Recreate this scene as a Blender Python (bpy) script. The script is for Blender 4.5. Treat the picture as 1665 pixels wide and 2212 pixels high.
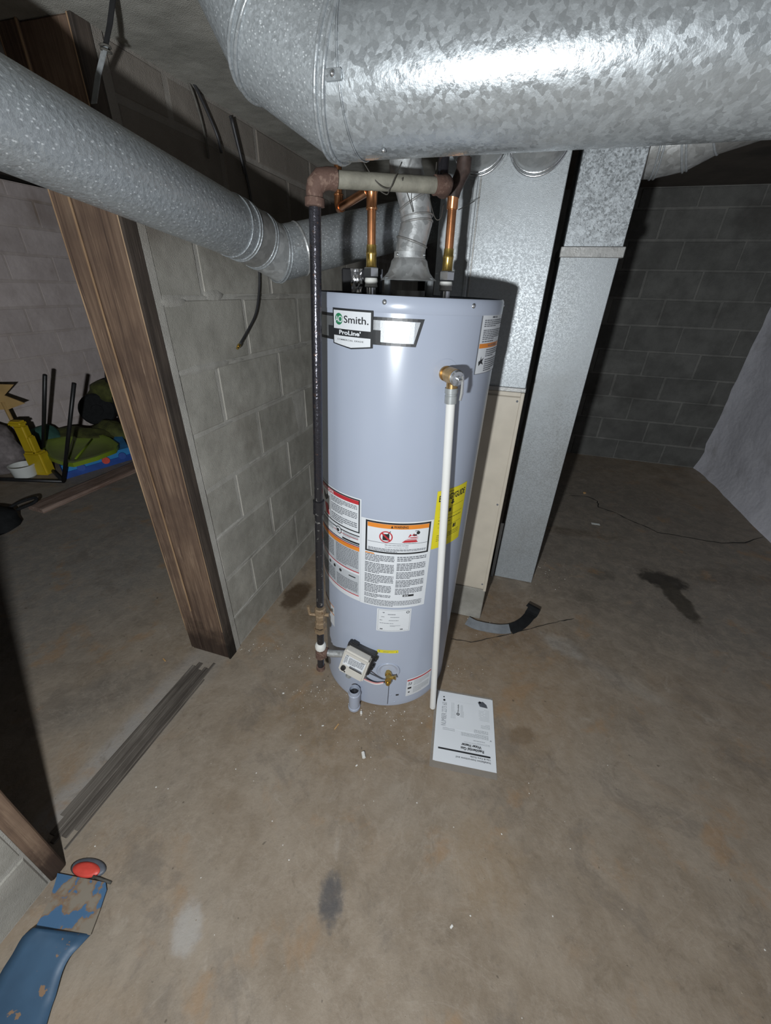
import bpy, bmesh, math, random
from mathutils import Vector, Matrix
random.seed(7)
R = math.radians
for o_ in list(bpy.data.objects): bpy.data.objects.remove(o_)
SC = bpy.context.scene
COL = SC.collection
# ------------------------------------------------------------------ camera
FPX, PITCH, ROLL, CAMZ = 848.5, 0.519076, 0.030024, 1.43567
camd = bpy.data.cameras.new('camera'); cam = bpy.data.objects.new('camera', camd); COL.objects.link(cam)
camd.sensor_fit = 'HORIZONTAL'; camd.sensor_width = 36.0; camd.lens = FPX*36.0/1665.0
camd.clip_start = 0.02; camd.clip_end = 60
_f = Vector((0, math.cos(PITCH), -math.sin(PITCH))); _u0 = Vector((0, math.sin(PITCH), math.cos(PITCH))); _r0 = Vector((1, 0, 0))
_r = _r0*math.cos(ROLL)+_u0*math.sin(ROLL); _u = -_r0*math.sin(ROLL)+_u0*math.cos(ROLL)
CAMO = Vector((0, 0, CAMZ))
cam.matrix_world = Matrix(((_r.x, _u.x, -_f.x, 0), (_r.y, _u.y, -_f.y, 0), (_r.z, _u.z, -_f.z, CAMZ), (0, 0, 0, 1)))
SC.camera = cam
# ------------------------------------------------------------------ world, light, exposure
w = bpy.data.worlds.new('world'); SC.world = w; w.use_nodes = True
w.node_tree.nodes['Background'].inputs[0].default_value = (0.55, 0.6, 0.7, 1)
w.node_tree.nodes['Background'].inputs[1].default_value = 0.004
LIGHT_POS = (-0.22, -0.20, 1.28)
ld = bpy.data.lights.new('flash_light', 'POINT'); ld.energy = 49; ld.shadow_soft_size = 0.022; ld.color = (0.93, 0.97, 1.0)
ld.use_nodes = True
_em = ld.node_tree.nodes['Emission']; _fo = ld.node_tree.nodes.new('ShaderNodeLightFalloff'); _fo.inputs['Strength'].default_value = 1.0
ld.node_tree.links.new(_fo.outputs['Linear'], _em.inputs['Strength'])      # slow fall-off, as the phone's tone mapping shows it
lo = bpy.data.objects.new('flash_light', ld); lo.location = LIGHT_POS; COL.objects.link(lo)
vs = SC.view_settings
vs.view_transform = 'Standard'; vs.look = 'None'; vs.gamma = 1.0; vs.use_curve_mapping = False; vs.exposure = 0.0
# ------------------------------------------------------------------ room grid: u across the room, t along the block wall
AZ = -0.280396
NU = Vector((math.cos(AZ), math.sin(AZ), 0)); NT = Vector((-math.sin(AZ), math.cos(AZ), 0))
def G(u, t, z=0.0): return NU*u+NT*t+Vector((0, 0, z))
def UT(P): return (P.dot(NU), P.dot(NT))
def ray(x, y): return _f+_r*((x-832.5)/FPX)+_u*((1106-y)/FPX)
def fl(x, y, z=0.0):                    # where the pixel's ray meets the height z
    d = ray(x, y); return CAMO+d*((z-CAMZ)/d.z)
def onu(x, y, u):                       # ... meets the wall plane u
    d = ray(x, y); return CAMO+d*((u-NU.dot(CAMO))/NU.dot(d))
def ont(x, y, t):
    d = ray(x, y); return CAMO+d*((t-NT.dot(CAMO))/NT.dot(d))
def onY(x, y, Y):
    d = ray(x, y); return CAMO+d*(Y/d.y)
WL = -0.9636                            # face of the block wall beside the heater
# ------------------------------------------------------------------ node helpers
class NT_:
    def __init__(s, name):
        s.m = bpy.data.materials.new(name); s.m.use_nodes = True
        s.t = s.m.node_tree; s.b = s.t.nodes['Principled BSDF']
        s.co = s.t.nodes.new('ShaderNodeTexCoord').outputs['Object']
    def node(s, typ, **kw):
        n = s.t.nodes.new(typ)
        for k, v in kw.items():
            if k.startswith('i_'):
                key = k[2:]; key = int(key) if key.isdigit() else key
                s.put(n.inputs[key], v)
            else: setattr(n, k, v)
        return n
    def put(s, sock, v):
        if hasattr(v, 'links') or isinstance(v, bpy.types.NodeSocket): s.t.links.new(v, sock)
        else: sock.default_value = v
    def world(s): return s.node('ShaderNodeNewGeometry').outputs['Position']
    def noise(s, scale, detail=4, rough=.55, vec=None, dist=0):
        return s.node('ShaderNodeTexNoise', i_Vector=vec or s.co, i_Scale=scale, i_Detail=detail, i_Roughness=rough, i_Distortion=dist).outputs['Fac']
    def ramp(s, fac, stops):
        n = s.t.nodes.new('ShaderNodeValToRGB'); e = n.color_ramp.elements
        while len(e) < len(stops): e.new(0.5)
        for k, (p, c) in enumerate(stops):
            e[k].position = p; e[k].color = c if len(c) == 4 else (*c, 1)
        s.put(n.inputs[0], fac); return n.outputs[0]
    def fr(s, fac, a, b, lo=0., hi=1.):   # smooth map range
        n = s.node('ShaderNodeMapRange', interpolation_type='SMOOTHSTEP'); s.put(n.inputs[0], fac)
        n.inputs[1].default_value = a; n.inputs[2].default_value = b; n.inputs[3].default_value = lo; n.inputs[4].default_value = hi
        return n.outputs[0]
    def mix(s, fac, a, b, mode='MIX'):
        n = s.node('ShaderNodeMix', data_type='RGBA', blend_type=mode)
        s.put(n.inputs[0], fac); s.put(n.inputs[6], a if not isinstance(a, tuple) or len(a) == 4 else (*a, 1)); s.put(n.inputs[7], b if not isinstance(b, tuple) or len(b) == 4 else (*b, 1))
        return n.outputs[2]
    def math(s, op, a, b=0.0):
        n = s.node('ShaderNodeMath', operation=op); s.put(n.inputs[0], a); s.put(n.inputs[1], b); return n.outputs[0]
    def vec(s, op, a, b=(0, 0, 0)):
        n = s.node('ShaderNodeVectorMath', operation=op); s.put(n.inputs[0], a); s.put(n.inputs[1], b); return n
    def bump(s, h, strength=.3, dist=.01):
        n = s.node('ShaderNodeBump', i_Strength=strength, i_Distance=dist); s.put(n.inputs['Height'], h)
        s.t.links.new(n.outputs[0], s.b.inputs['Normal'])
    def out(s, col=None, rough=None, metal=None, spec=None, coat=None):
        if col is not None: s.put(s.b.inputs['Base Color'], col if not isinstance(col, tuple) or len(col) == 4 else (*col, 1))
        if rough is not None: s.put(s.b.inputs['Roughness'], rough)
        if metal is not None: s.put(s.b.inputs['Metallic'], metal)
        if spec is not None: s.put(s.b.inputs['Specular IOR Level'], spec)
        if coat is not None: s.put(s.b.inputs['Coat Weight'], coat)
        return s.m
MAT = {}
def simple(name, col, rough=.5, metal=0., var=.12, scale=30, bump=0., spec=.5):
    m = NT_(name); f = m.noise(scale, 3)
    c = m.ramp(f, [(.3, tuple(x*(1-var) for x in col)), (.7, tuple(min(1, x*(1+var)) for x in col))])
    if bump: m.bump(m.noise(scale*3, 4), bump, .004)
    MAT[name] = m.out(c, rough, metal, spec); return MAT[name]
def galv(name, base, scale, var, rough, metal, tint=(.93, 1.0, 1.04), bump=.12, speck=0., grime=.25, glint=0):
    m = NT_(name)
    wv = m.vec('ADD', m.co, m.vec('SCALE', m.node('ShaderNodeTexNoise', i_Vector=m.co, i_Scale=scale*.8, i_Detail=2).outputs['Color']).outputs[0])
    wv.inputs[1].links[0].from_node.inputs['Scale'].default_value = .9/scale
    v = m.node('ShaderNodeTexVoronoi', i_Vector=wv.outputs[0], i_Scale=scale)
    g = m.node('ShaderNodeSeparateColor', i_0=v.outputs['Color']).outputs[0]
    c = m.ramp(g, [(0, tuple(base*(1-var)*k for k in tint)), (1, tuple(min(1, base*(1+var)*k) for k in tint))])
    v2 = m.node('ShaderNodeTexVoronoi', i_Vector=wv.outputs[0], i_Scale=scale*.47)
    g2_ = m.node('ShaderNodeSeparateColor', i_0=v2.outputs['Color']).outputs[1]
    c = m.mix(m.fr(g2_, .45, 1., 0, .5), c, tuple(min(1, base*(1+var*1.3)*k) for k in tint))
    c = m.mix(m.fr(m.noise(scale*.35, 4, .6), .42, .62, 0, .4), c, tuple(base*(1-var)*k for k in tint))
    if glint:  # sparkle of reflecting facets painted into the base colour as white cells
        v3 = m.node('ShaderNodeTexVoronoi', i_Vector=m.vec('MULTIPLY', m.co, (1.0, .7, 1.35)).outputs[0], i_Scale=glint)
        pick = m.math('GREATER_THAN', m.node('ShaderNodeSeparateColor', i_0=v3.outputs['Color']).outputs[0], .74)
        c = m.mix(m.math('MULTIPLY', pick, m.fr(v3.outputs['Distance'], .42, .12, 0, .75)), c, (.88, .92, .94))
    gr = m.fr(m.noise(3.2, 4), .45, .75)
    c = m.mix(m.math('MULTIPLY', gr, grime), c, (.20, .19, .165))
    rg = m.fr(g, 0, 1, rough-.1, rough+.1)
    h = m.noise(scale*1.6, 3)
    if speck:
        n2 = m.node('ShaderNodeTexVoronoi', i_Vector=m.co, i_Scale=speck).outputs['Distance']
        h = m.math('ADD', h, m.math('MULTIPLY', n2, 1.4))
    m.bump(h, bump, .004)
    MAT[name] = m.out(c, rg, metal); return MAT[name]
galv('galv_big', .44, 150, .17, .34, .5, grime=.12)
galv('galv_pipe', .40, 260, .10, .36, .5, bump=.22, speck=110, grime=.1, glint=185)
galv('galv_rear', .36, 260, .12, .42, .45, bump=.16, speck=120, glint=190)
galv('galv_sheet', .40, 260, .10, .46, .35, tint=(.93, 1., 1.04), grime=.35)
galv('galv_spangle', .43, 170, .42, .46, .35, grime=.1)
galv('galv_gore', .42, 330, .12, .4, .45, bump=.16, speck=150, grime=.15, glint=240)
galv('galv_vent', .45, 70, .2, .42, .45, tint=(.97, 1, 1), grime=.5)
galv('galv_dull', .33, 70, .1, .45, .5, tint=(1, 1, .97), grime=.6)
simple('chrome', (.7, .72, .74), .18, .95, .05)
simple('screw', (.62, .64, .66), .25, .9, .05)
simple('heater_paint', (.405, .45, .545), .26, 0., .02, 4, spec=.6)
simple('heater_top', (.045, .047, .05), .6, 0., .3, 40)
simple('black_plastic', (.018, .018, .02), .38, 0., .2, 30)
simple('black_film', (.02, .02, .022), .16, 0., .2, 30)
simple('black_metal', (.02, .02, .021), .4, .2, .2, 40)
simple('label_white', (.74, .77, .80), .34, 0., .03, 6)
simple('label_grey', (.52, .55, .58), .34, 0., .03, 6)
simple('print_black', (.025, .027, .03), .4, 0., .1)
simple('print_grey', (.16, .17, .19), .5, 0., .1)
simple('print_dim', (.33, .35, .37), .5, 0., .1)
simple('print_green', (.03, .22, .10), .4, 0., .05)
simple('print_red', (.52, .035, .045), .4, 0., .05)
simple('print_orange', (.78, .26, .035), .4, 0., .05)
simple('print_yellow', (.80, .70, .03), .38, 0., .03)
simple('foil_silver', (.42, .44, .46), .36, .75, .06, 200, bump=.05)
simple('foil_crumple', (.7, .7, .72), .18, .9, .1)
simple('copper', (.62, .27, .12), .27, .9, .22, 40)
simple('copper_dark', (.055, .036, .03), .55, .1, .5, 60)
simple('brass', (.55, .38, .11), .26, .9, .2, 50)
simple('brass_dull', (.46, .30, .13), .33, .8, .2, 60)
simple('beige_metal', (.52, .47, .385), .42, 0., .07, 12)
simple('control_beige', (.60, .575, .52), .45, 0., .03, 20)
simple('pvc_white', (.80, .80, .77), .35, 0., .02, 12)
simple('tape_white', (.72, .72, .68), .7, 0., .1, 60)
simple('adapter_grey', (.36, .38, .38), .4, .3, .1, 50)
simple('pipe_putty', (.25, .24, .195), .62, .1, .2, 40, bump=.2)
simple('cable_black', (.03, .03, .032), .5, 0., .2, 40)
simple('lime_plastic', (.20, .29, .022), .4, 0., .1, 8)
simple('blue_foam', (.02, .07, .30), .6, 0., .2, 8)
simple('sky_foam', (.03, .22, .50), .6, 0., .2, 8)
simple('yellow_plastic', (.50, .36, .015), .4, 0., .1, 8)
simple('card_tan', (.42, .27, .10), .7, 0., .12, 10)
simple('olive_cloth', (.06, .066, .014), .85, 0., .5, 14)
simple('teal_cloth', (.03, .10, .08), .8, 0., .3, 14)
simple('mottled_grey', (.20, .175, .175), .8, 0., .4, 18)
simple('white_plastic', (.62, .64, .62), .45, 0., .05, 10)
simple('rubber_black', (.014, .015, .016), .85, 0., .2, 30, spec=.15)
simple('strip_grey', (.24, .26, .28), .42, .3, .15, 30)
simple('red_paint', (.62, .07, .05), .45, 0., .15, 30)
simple('slate_grey', (.10, .11, .13), .5, 0., .2, 40)
simple('splinter', (.48, .29, .12), .7, 0., .2, 60)
simple('paper_bit', (.75, .74, .70), .6, 0., .08, 60)
simple('pebble', (.30, .25, .19), .85, 0., .5, 40)
simple('crack', (.016, .014, .012), .9, 0., .2, 40)
simple('rope_wire', (.075, .07, .06), .8, 0., .3, 60)
simple('wire_pink', (.7, .32, .32), .5, 0., .1); simple('wire_white', (.75, .73, .7), .5, 0., .05)
simple('clear_film', (.40, .37, .33), .12, 0., .05, 20); MAT['clear_film'].node_tree.nodes['Principled BSDF'].inputs['Alpha'].default_value = .32
def block_mat(name, a, b, grime, bump=.5, seed=0., speckle=.3, upper_brown=0.):
    m = NT_(name); oi = m.node('ShaderNodeObjectInfo').outputs['Random']
    P = m.world()
    c = m.mix(m.fr(m.noise(5.5, 6, .66, P), .3, .7), a, b)
    c = m.mix(m.math('MULTIPLY', oi, .35), c, tuple(x*.72 for x in a))
    c = m.mix(m.fr(m.noise(2.3, 4, .6, P), .52, .72, 0, .6), c, grime)
    c = m.mix(m.fr(m.noise(150, 2, .5, P), .62, .75, 0, speckle), c, tuple(x*.4 for x in a))
    if upper_brown:                                   # browner towards the upper courses, ragged edge
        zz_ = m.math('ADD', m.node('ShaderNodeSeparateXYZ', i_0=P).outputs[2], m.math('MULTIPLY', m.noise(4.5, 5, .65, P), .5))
        c = m.mix(m.fr(zz_, 1.62, 2.0, 0, upper_brown), c, (.13, .108, .09))
    h = m.math('ADD', m.math('MULTIPLY', m.noise(420, 2, .5, P), .45), m.math('MULTIPLY', m.noise(26, 2, .4, P), .6))
    m.bump(m.math('ADD', h, m.math('MULTIPLY', m.noise(8, 2, .4, P), 1.2)), bump, .006); MAT[name] = m.out(c, .9, 0., .25); return MAT[name]
block_mat('block_grey', (.30, .288, .252), (.45, .432, .385), (.18, .162, .135), .65, upper_brown=.8)
block_mat('mortar_grey', (.36, .345, .31), (.48, .465, .425), (.27, .25, .215), .8, upper_brown=.65)
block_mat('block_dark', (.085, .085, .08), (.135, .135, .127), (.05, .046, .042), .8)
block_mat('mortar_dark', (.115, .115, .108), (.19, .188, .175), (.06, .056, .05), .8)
block_mat('block_painted', (.56, .485, .465), (.68, .60, .58), (.36, .29, .26), .9, speckle=.1)
block_mat('mortar_painted', (.50, .43, .40), (.60, .53, .50), (.24, .165, .11), .8)
block_mat('plaster', (.60, .60, .66), (.74, .74, .80), (.30, .29, .29), .9, speckle=.2)
block_mat('soffit', (.22, .215, .19), (.36, .35, .315), (.085, .08, .07), .9)
block_mat('dark_ceiling', (.07, .06, .05), (.10, .085, .07), (.03, .027, .024), .4)
def wood_mat(name, a, b, dark, axis='z'):
    m = NT_(name)
    sc = {'z': (34, 34, 1.7), 'y': (34, 1.7, 34), 'x': (1.7, 34, 34)}[axis]
    v = m.vec('MULTIPLY', m.co, sc).outputs[0]
    f = m.noise(1.6, 6, .65, v, .6)
    c = m.ramp(f, [(.28, dark), (.5, a), (.72, b)])
    c = m.mix(m.fr(m.noise(3.1, 4, .6), .42, .72, 0, .75), c, tuple(x*1.25 for x in dark))
    c = m.mix(m.fr(m.noise(1.6, 6, .7, m.vec('MULTIPLY', m.co, tuple(q*1.9 for q in sc)).outputs[0]), .6, .68, 0, .55), c, tuple(min(1, q*1.35) for q in b))
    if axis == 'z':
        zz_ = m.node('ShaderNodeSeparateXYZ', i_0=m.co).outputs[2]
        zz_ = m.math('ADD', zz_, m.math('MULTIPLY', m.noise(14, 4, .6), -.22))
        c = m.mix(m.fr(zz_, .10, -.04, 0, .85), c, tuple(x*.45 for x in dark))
    m.bump(f, .5, .006); MAT[name] = m.out(c, .75, 0., .25)
wood_mat('wood_post', (.175, .116, .08), (.285, .20, .138), (.058, .038, .030))
wood_mat('wood_highlight', (.34, .225, .13), (.46, .33, .21), (.14, .085, .05))
wood_mat('wood_dark', (.085, .06, .045), (.13, .095, .07), (.03, .022, .018))
wood_mat('wood_edge', (.060, .047, .038), (.095, .075, .06), (.025, .02, .017))
wood_mat('wood_sill', (.11, .095, .08), (.19, .17, .145), (.04, .033, .028), 'y')
wood_mat('wood_plank', (.26, .185, .15), (.36, .28, .24), (.10, .06, .045), 'y')
def iron_mat(name, a, b, th, rough=.35, metal=.4):
    m = NT_(name); f = m.noise(70, 5, .7)
    c = m.mix(m.fr(f, th, th+.12), a, b)
    m.bump(m.noise(120, 3), .4, .003); MAT[name] = m.out(c, rough, metal)
iron_mat('iron_black', (.06, .058, .068), (.17, .10, .07), .58, .24, .7)
iron_mat('iron_white_spots', (.028, .027, .03), (.45, .44, .41), .6, .3, .3)
iron_mat('iron_rust', (.115, .066, .05), (.20, .13, .10), .5, .8, .0)
iron_mat('valve_bronze', (.34, .25, .16), (.17, .10, .06), .55, .5, .5)
def strip_mat():
    m = NT_('blue_strip'); c = m.mix(m.fr(m.noise(9, 3, .6), .3, .7), (.030, .070, .125), (.042, .095, .165))
    c = m.mix(m.fr(m.noise(24, 4, .6), .64, .67), c, (.22, .14, .085))
    MAT['blue_strip'] = m.out(c, .5, 0.)
    m = NT_('blue_worn'); f = m.noise(17, 4, .55)
    c = m.ramp(f, [(.46, (.055, .13, .24)), (.49, (.065, .14, .25)), (.51, (.20, .13, .08)), (.57, (.22, .19, .15))])
    MAT['blue_worn'] = m.out(c, .6, 0.)
strip_mat()
# ------------------------------------------------------------------ floor material (stains in world position)
def floor_mat():
    m = NT_('floor_concrete'); P = m.world()
    big = m.noise(1.1, 5, .6, P); mid = m.noise(5, 6, .65, P); fine = m.noise(60, 4, .65, P)
    c = m.mix(m.fr(mid, .3, .7), (.205, .160, .113), (.285, .233, .176))
    c = m.mix(m.fr(big, .42, .62, 0, .5), c, (.275, .240, .196))
    c = m.mix(m.fr(m.noise(2.3, 5, .65, P, .8), .52, .70, 0, .5), c, (.28, .195, .12))
    def blob(px, rx, ry, ang, col, amt, soft=.5, wob=.35, world=None):
        ctr = fl(*px) if world is None else Vector(world)
        d = m.vec('SUBTRACT', P, tuple(ctr)).outputs[0]
        rt = m.node('ShaderNodeVectorRotate', rotation_type='Z_AXIS'); m.put(rt.inputs['Vector'], d); rt.inputs['Angle'].default_value = -ang
        sc_ = m.vec('MULTIPLY', rt.outputs[0], (1/rx, 1/ry, 0)).outputs[0]
        ln = m.vec('LENGTH', sc_).outputs['Value']
        ln = m.math('ADD', ln, m.math('MULTIPLY', m.math('SUBTRACT', m.noise(1.3/max(rx, ry)*1.6, 4, .6, P), .5), wob*2.4))
        return m.mix(m.fr(ln, 1+soft*.5, 1-soft*.5, 0, amt), m_c[0], col)
    m_c = [c]
    def B(*a, **k): m_c[0] = blob(*a, **k)
    B((1450, 1330), 1.05, 1.5, .5, (.155, .140, .120), .8, 1.0, world=(1.75, 2.2, 0))      # grey slab right and back
    B((250, 1350), .9, 1.7, AZ, (.195, .185, .17), .85, .9, world=(-2.05, 2.0, 0))           # greyer floor beyond the doorway
    B((980, 1470), .55, .34, .2, (.25, .175, .105), .55, 1.0)
    B((1080, 1330), .2, .24, .0, (.17, .115, .07), .6, .8)
    B((760, 1560), .42, .16, 0, (.20, .145, .09), .5, .9)
    B((640, 1285), .06, .11, -.3, (.085, .055, .03), .85, .5, .3)
    B((665, 1330), .09, .12, 0, (.14, .1, .06), .6, .8)
    _sa = fl(1425, 1245); _sb = fl(1500, 1335); _sd = _sb-_sa
    B((1430, 1253), .12, .075, -.4, (.035, .03, .024), .92, .6, .5)
    B((1466, 1296), _sd.length*.5, .05, math.atan2(_sd.y, _sd.x), (.055, .046, .034), .88, .45, .5)
    B((1560, 1245), .4, .07, -.1, (.10, .085, .065), .45, .8)
    B((1300, 1240), .08, .06, 0, (.10, .088, .07), .6, .5)
    B((1255, 1290), .09, .07, 0, (.11, .095, .075), .5, .6)
    B((1215, 1395), .09, .05, -.7, (.36, .335, .295), .55, .9, .8)
    B((1290, 1440), .26, .035, -.75, (.30, .28, .25), .32, 1.2, 1.1)
    B((1240, 1150), .3, .05, -.2, (.10, .075, .05), .5, .8, .5)
    B((715, 1940), .03, .05, 0, (.09, .085, .085), .75, .9, .5)
    B((405, 2005), .035, .05, .3, (.36, .34, .32), .7, .7, .4)
    B((1128, 1590), .055, .035, .3, (.20, .14, .085), .55, .7, .5)
    B((1045, 1860), .10, .12, .3, (.29, .20, .11), .35, 1.0, .6)
    B((590, 1650), .10, .10, .3, (.30, .26, .21), .35, 1.0, .6)
    B((300, 1560), .05, .5, AZ, (.30, .285, .265), .5, 1., .5)
    B((100, 1780), .045, .5, AZ, (.31, .295, .28), .5, 1., .5)
    B((440, 1450), .05, .5, AZ, (.30, .285, .262), .4, 1., .6)
    B((230, 1500), .22, .1, .6, (.15, .14, .125), .5, .9, .6)
    c = m_c[0]
    c = m.mix(m.fr(fine, .55, .75, 0, .35), c, (.13, .11, .09))
    c = m.mix(m.fr(m.noise(210, 2, .5, P), .68, .78, 0, .5), c, (.42, .39, .35))
    c = m.mix(m.fr(m.noise(9, 6, .72, P, 1.4), .56, .70, 0, .5), c, (.15, .118, .085))
    c = m.mix(m.fr(m.noise(6, 6, .7, P, 1.0), .60, .74, 0, .5), c, (.40, .355, .30))
    c = m.mix(m.fr(m.noise(15, 8, .78, P, .5), .40, .66, 0, .42), c, (.34, .285, .225))
    c = m.mix(m.fr(m.noise(3.6, 7, .72, P, .4), .52, .64, 0, .45), c, (.145, .122, .10))
    c = m.mix(m.fr(m.noise(4.4, 5, .62, m.vec('ADD', P, (7, 3, 0)).outputs[0], .3), .57, .70, 0, .55), c, (.30, .185, .095))
    vein = m.math('ABSOLUTE', m.math('SUBTRACT', m.noise(2.7, 7, .62, P, .9), .5))
    c = m.mix(m.fr(vein, .010, .0, 0, .13), c, (.42, .37, .31))
    c = m.mix(m.fr(m.noise(38, 2, .5, P), .73, .77, 0, .6), c, (.07, .055, .04))
    m_c[0] = c                                  # the distinct spills lie over the general wear
    B((715, 1940), .026, .048, 0, (.075, .072, .074), .7, .9, .9)
    B((405, 2005), .030, .045, .3, (.37, .345, .31), .45, .8, .7)
    B((1430, 1253), .12, .075, -.4, (.035, .03, .024), .85, .6, .5)
    B((1466, 1296), _sd.length*.5, .05, math.atan2(_sd.y, _sd.x), (.05, .042, .031), .8, .45, .5)
    B((640, 1285), .055, .10, -.3, (.075, .05, .03), .8, .5, .5)
    B((1128, 1590), .05, .032, .3, (.17, .12, .075), .6, .6, .6)
    c = m_c[0]
    m.bump(m.math('ADD', fine, m.math('MULTIPLY', mid, 2.)), .28, .006)
    MAT['floor_concrete'] = m.out(c, .62, 0., .35)
floor_mat()
# ------------------------------------------------------------------ mesh helpers
def tagp(o, label=None, cat=None, group=None, kind=None):
    for k, v in (('label', label), ('category', cat), ('group', group), ('kind', kind)):
        if v: o[k] = v
    return o
def link(name, me, parent=None, loc=None, rotz=None):
    o = bpy.data.objects.new(name, me); COL.objects.link(o)
    if parent is not None: o.parent = parent
    if loc is not None: o.location = loc
    if rotz is not None: o.rotation_euler = (0, 0, rotz)
    return o
def mk(name, V, F, mat, parent=None, smooth=False, loc=None, rotz=None, auto=None):
    me = bpy.data.meshes.new(name); me.from_pydata([tuple(v) for v in V], [], F); me.update()
    bm = bmesh.new(); bm.from_mesh(me); bmesh.ops.recalc_face_normals(bm, faces=bm.faces)
    if auto is not None:
        for f in bm.faces: f.smooth = True
        for e in bm.edges:
            if len(e.link_faces) == 2 and e.calc_face_angle(0) > R(auto): e.smooth = False
    elif smooth:
        for f in bm.faces: f.smooth = True
    bm.to_mesh(me); bm.free()
    me.materials.append(MAT[mat]); return link(name, me, parent, loc, rotz)
def box(x0, x1, y0, y1, z0, z1):
    V = [(x, y, z) for z in (z0, z1) for y in (y0, y1) for x in (x0, x1)]
    return V, [(0, 2, 3, 1), (4, 5, 7, 6), (0, 1, 5, 4), (2, 6, 7, 3), (0, 4, 6, 2), (1, 3, 7, 5)]
def bbox_obj(name, b, mat, parent=None, bev=0., seg=1, loc=None, rotz=None):
    V, F = box(*b); me = bpy.data.meshes.new(name); bm = bmesh.new()
    vs_ = [bm.verts.new(v) for v in V]
    for f in F: bm.faces.new([vs_[i] for i in f])
    if bev: bmesh.ops.bevel(bm, geom=bm.edges[:], offset=bev, segments=seg, affect='EDGES', profile=.5)
    bmesh.ops.recalc_face_normals(bm, faces=bm.faces); bm.to_mesh(me); bm.free()
    me.materials.append(MAT[mat]); return link(name, me, parent, loc, rotz)
def merge(*parts):
    V, F = [], []
    for v, f in parts:
        k = len(V); V += list(v); F += [tuple(i+k for i in q) for q in f]
    return V, F
def perp(d):
    a = Vector((0, 0, 1)) if abs(d.z) < .9 else Vector((1, 0, 0))
    e1 = d.cross(a).normalized(); return e1, d.cross(e1).normalized()
def tube(pts, r, seg=16, caps=True):
    """mitred tube along a polyline; r a number or one radius per point"""
    P = [Vector(p) for p in pts]; n = len(P)
    rr = r if isinstance(r, (list, tuple)) else [r]*n
    D = [(P[i+1]-P[i]).normalized() if (P[i+1]-P[i]).length > 1e-9 else None for i in range(n-1)]
    for i in range(len(D)):
        if D[i] is None: D[i] = D[i-1] if i else D[i+1]
    e1, e2 = perp(D[0]); V, F = [], []
    for i in range(n):
        d1 = D[max(0, i-1)]; d2 = D[min(n-2, i)]; b = (d1+d2).normalized()
        for k in range(seg):
            a = 2*math.pi*k/seg; q = (e1*math.cos(a)+e2*math.sin(a))*rr[i]
            den = d1.dot(b)
            if den > .2: q = q-d1*(q.dot(b)/den)
            V.append(P[i]+q)
        if 0 < i < n-1:
            rot = d1.rotation_difference(d2); e1 = rot @ e1; e2 = rot @ e2
    for i in range(n-1):
        for k in range(seg):
            k2 = (k+1) % seg; F.append((i*seg+k, i*seg+k2, (i+1)*seg+k2, (i+1)*seg+k))
    if caps:
        F.append(tuple(range(seg-1, -1, -1))); F.append(tuple((n-1)*seg+k for k in range(seg)))
    return V, F
def ringm(c, axis, R0, r, seg=40, sub=8):
    c = Vector(c); ax = Vector(axis).normalized(); e1, e2 = perp(ax); V, F = [], []
    for i in range(seg):
        a = 2*math.pi*i/seg; d = e1*math.cos(a)+e2*math.sin(a)
        for k in range(sub):
            b = 2*math.pi*k/sub; V.append(c+d*(R0+r*math.cos(b))+ax*(r*math.sin(b)))
    for i in range(seg):
        for k in range(sub):
            i2, k2 = (i+1) % seg, (k+1) % sub
            F.append((i*sub+k, i2*sub+k, i2*sub+k2, i*sub+k2))
    return V, F
def lathe(prof, seg=48, c=(0, 0, 0), axis=(0, 0, 1), caps=True):
    c = Vector(c); ax = Vector(axis).normalized(); e1, e2 = perp(ax); V, F = [], []
    for (r, z) in prof:
        for k in range(seg):
            a = 2*math.pi*k/seg; V.append(c+(e1*math.cos(a)+e2*math.sin(a))*r+ax*z)
    n = len(prof)
    for i in range(n-1):
        for k in range(seg):
            k2 = (k+1) % seg; F.append((i*seg+k, i*seg+k2, (i+1)*seg+k2, (i+1)*seg+k))
    if caps:
        F.append(tuple(range(seg-1, -1, -1))); F.append(tuple((n-1)*seg+k for k in range(seg)))
    return V, F
def bez(pts, n=8):
    """Catmull-Rom through points"""
    P = [Vector(p) for p in pts]; out = []
    Q = [P[0]*2-P[1]]+P+[P[-1]*2-P[-2]]
    for i in range(1, len(Q)-2):
        for k in range(n):
            t = k/n; a, b, c, d = Q[i-1:i+3]
            out.append(.5*((2*b)+(c-a)*t+(2*a-5*b+4*c-d)*t*t+(3*b-a-3*c+d)*t**3))
    out.append(P[-1]); return out
def thing(name, label, cat, loc=(0, 0, 0), rotz=0, group=None):
    o = bpy.data.objects.new(name, None); COL.objects.link(o); o.empty_display_size = .05
    o.location = loc; o.rotation_euler = (0, 0, rotz); tagp(o, label, cat, group); return o
def wpart(name, VF, mat, root, smooth=False, auto=None):
    """world-space vertices -> part of an unrotated thing"""
    L = Vector(root.location); return mk(name, [Vector(v)-L for v in VF[0]], VF[1], mat, root, smooth, auto=auto)
def text2d(s, size=1., bold=0., align='LEFT', space=1.0):
    cu = bpy.data.curves.new('txt', 'FONT'); cu.body = s; cu.size = size; cu.offset = bold; cu.align_x = align; cu.space_character = space
    cu.resolution_u = 3
    ob = bpy.data.objects.new('txt', cu); COL.objects.link(ob)
    dg = bpy.context.evaluated_depsgraph_get(); me = bpy.data.meshes.new_from_object(ob.evaluated_get(dg))
    V = [(v.co.x, v.co.y) for v in me.vertices]; F = [tuple(p.vertices) for p in me.polygons]
    bpy.data.objects.remove(ob); bpy.data.curves.remove(cu); bpy.data.meshes.remove(me)
    return V, F
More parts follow.
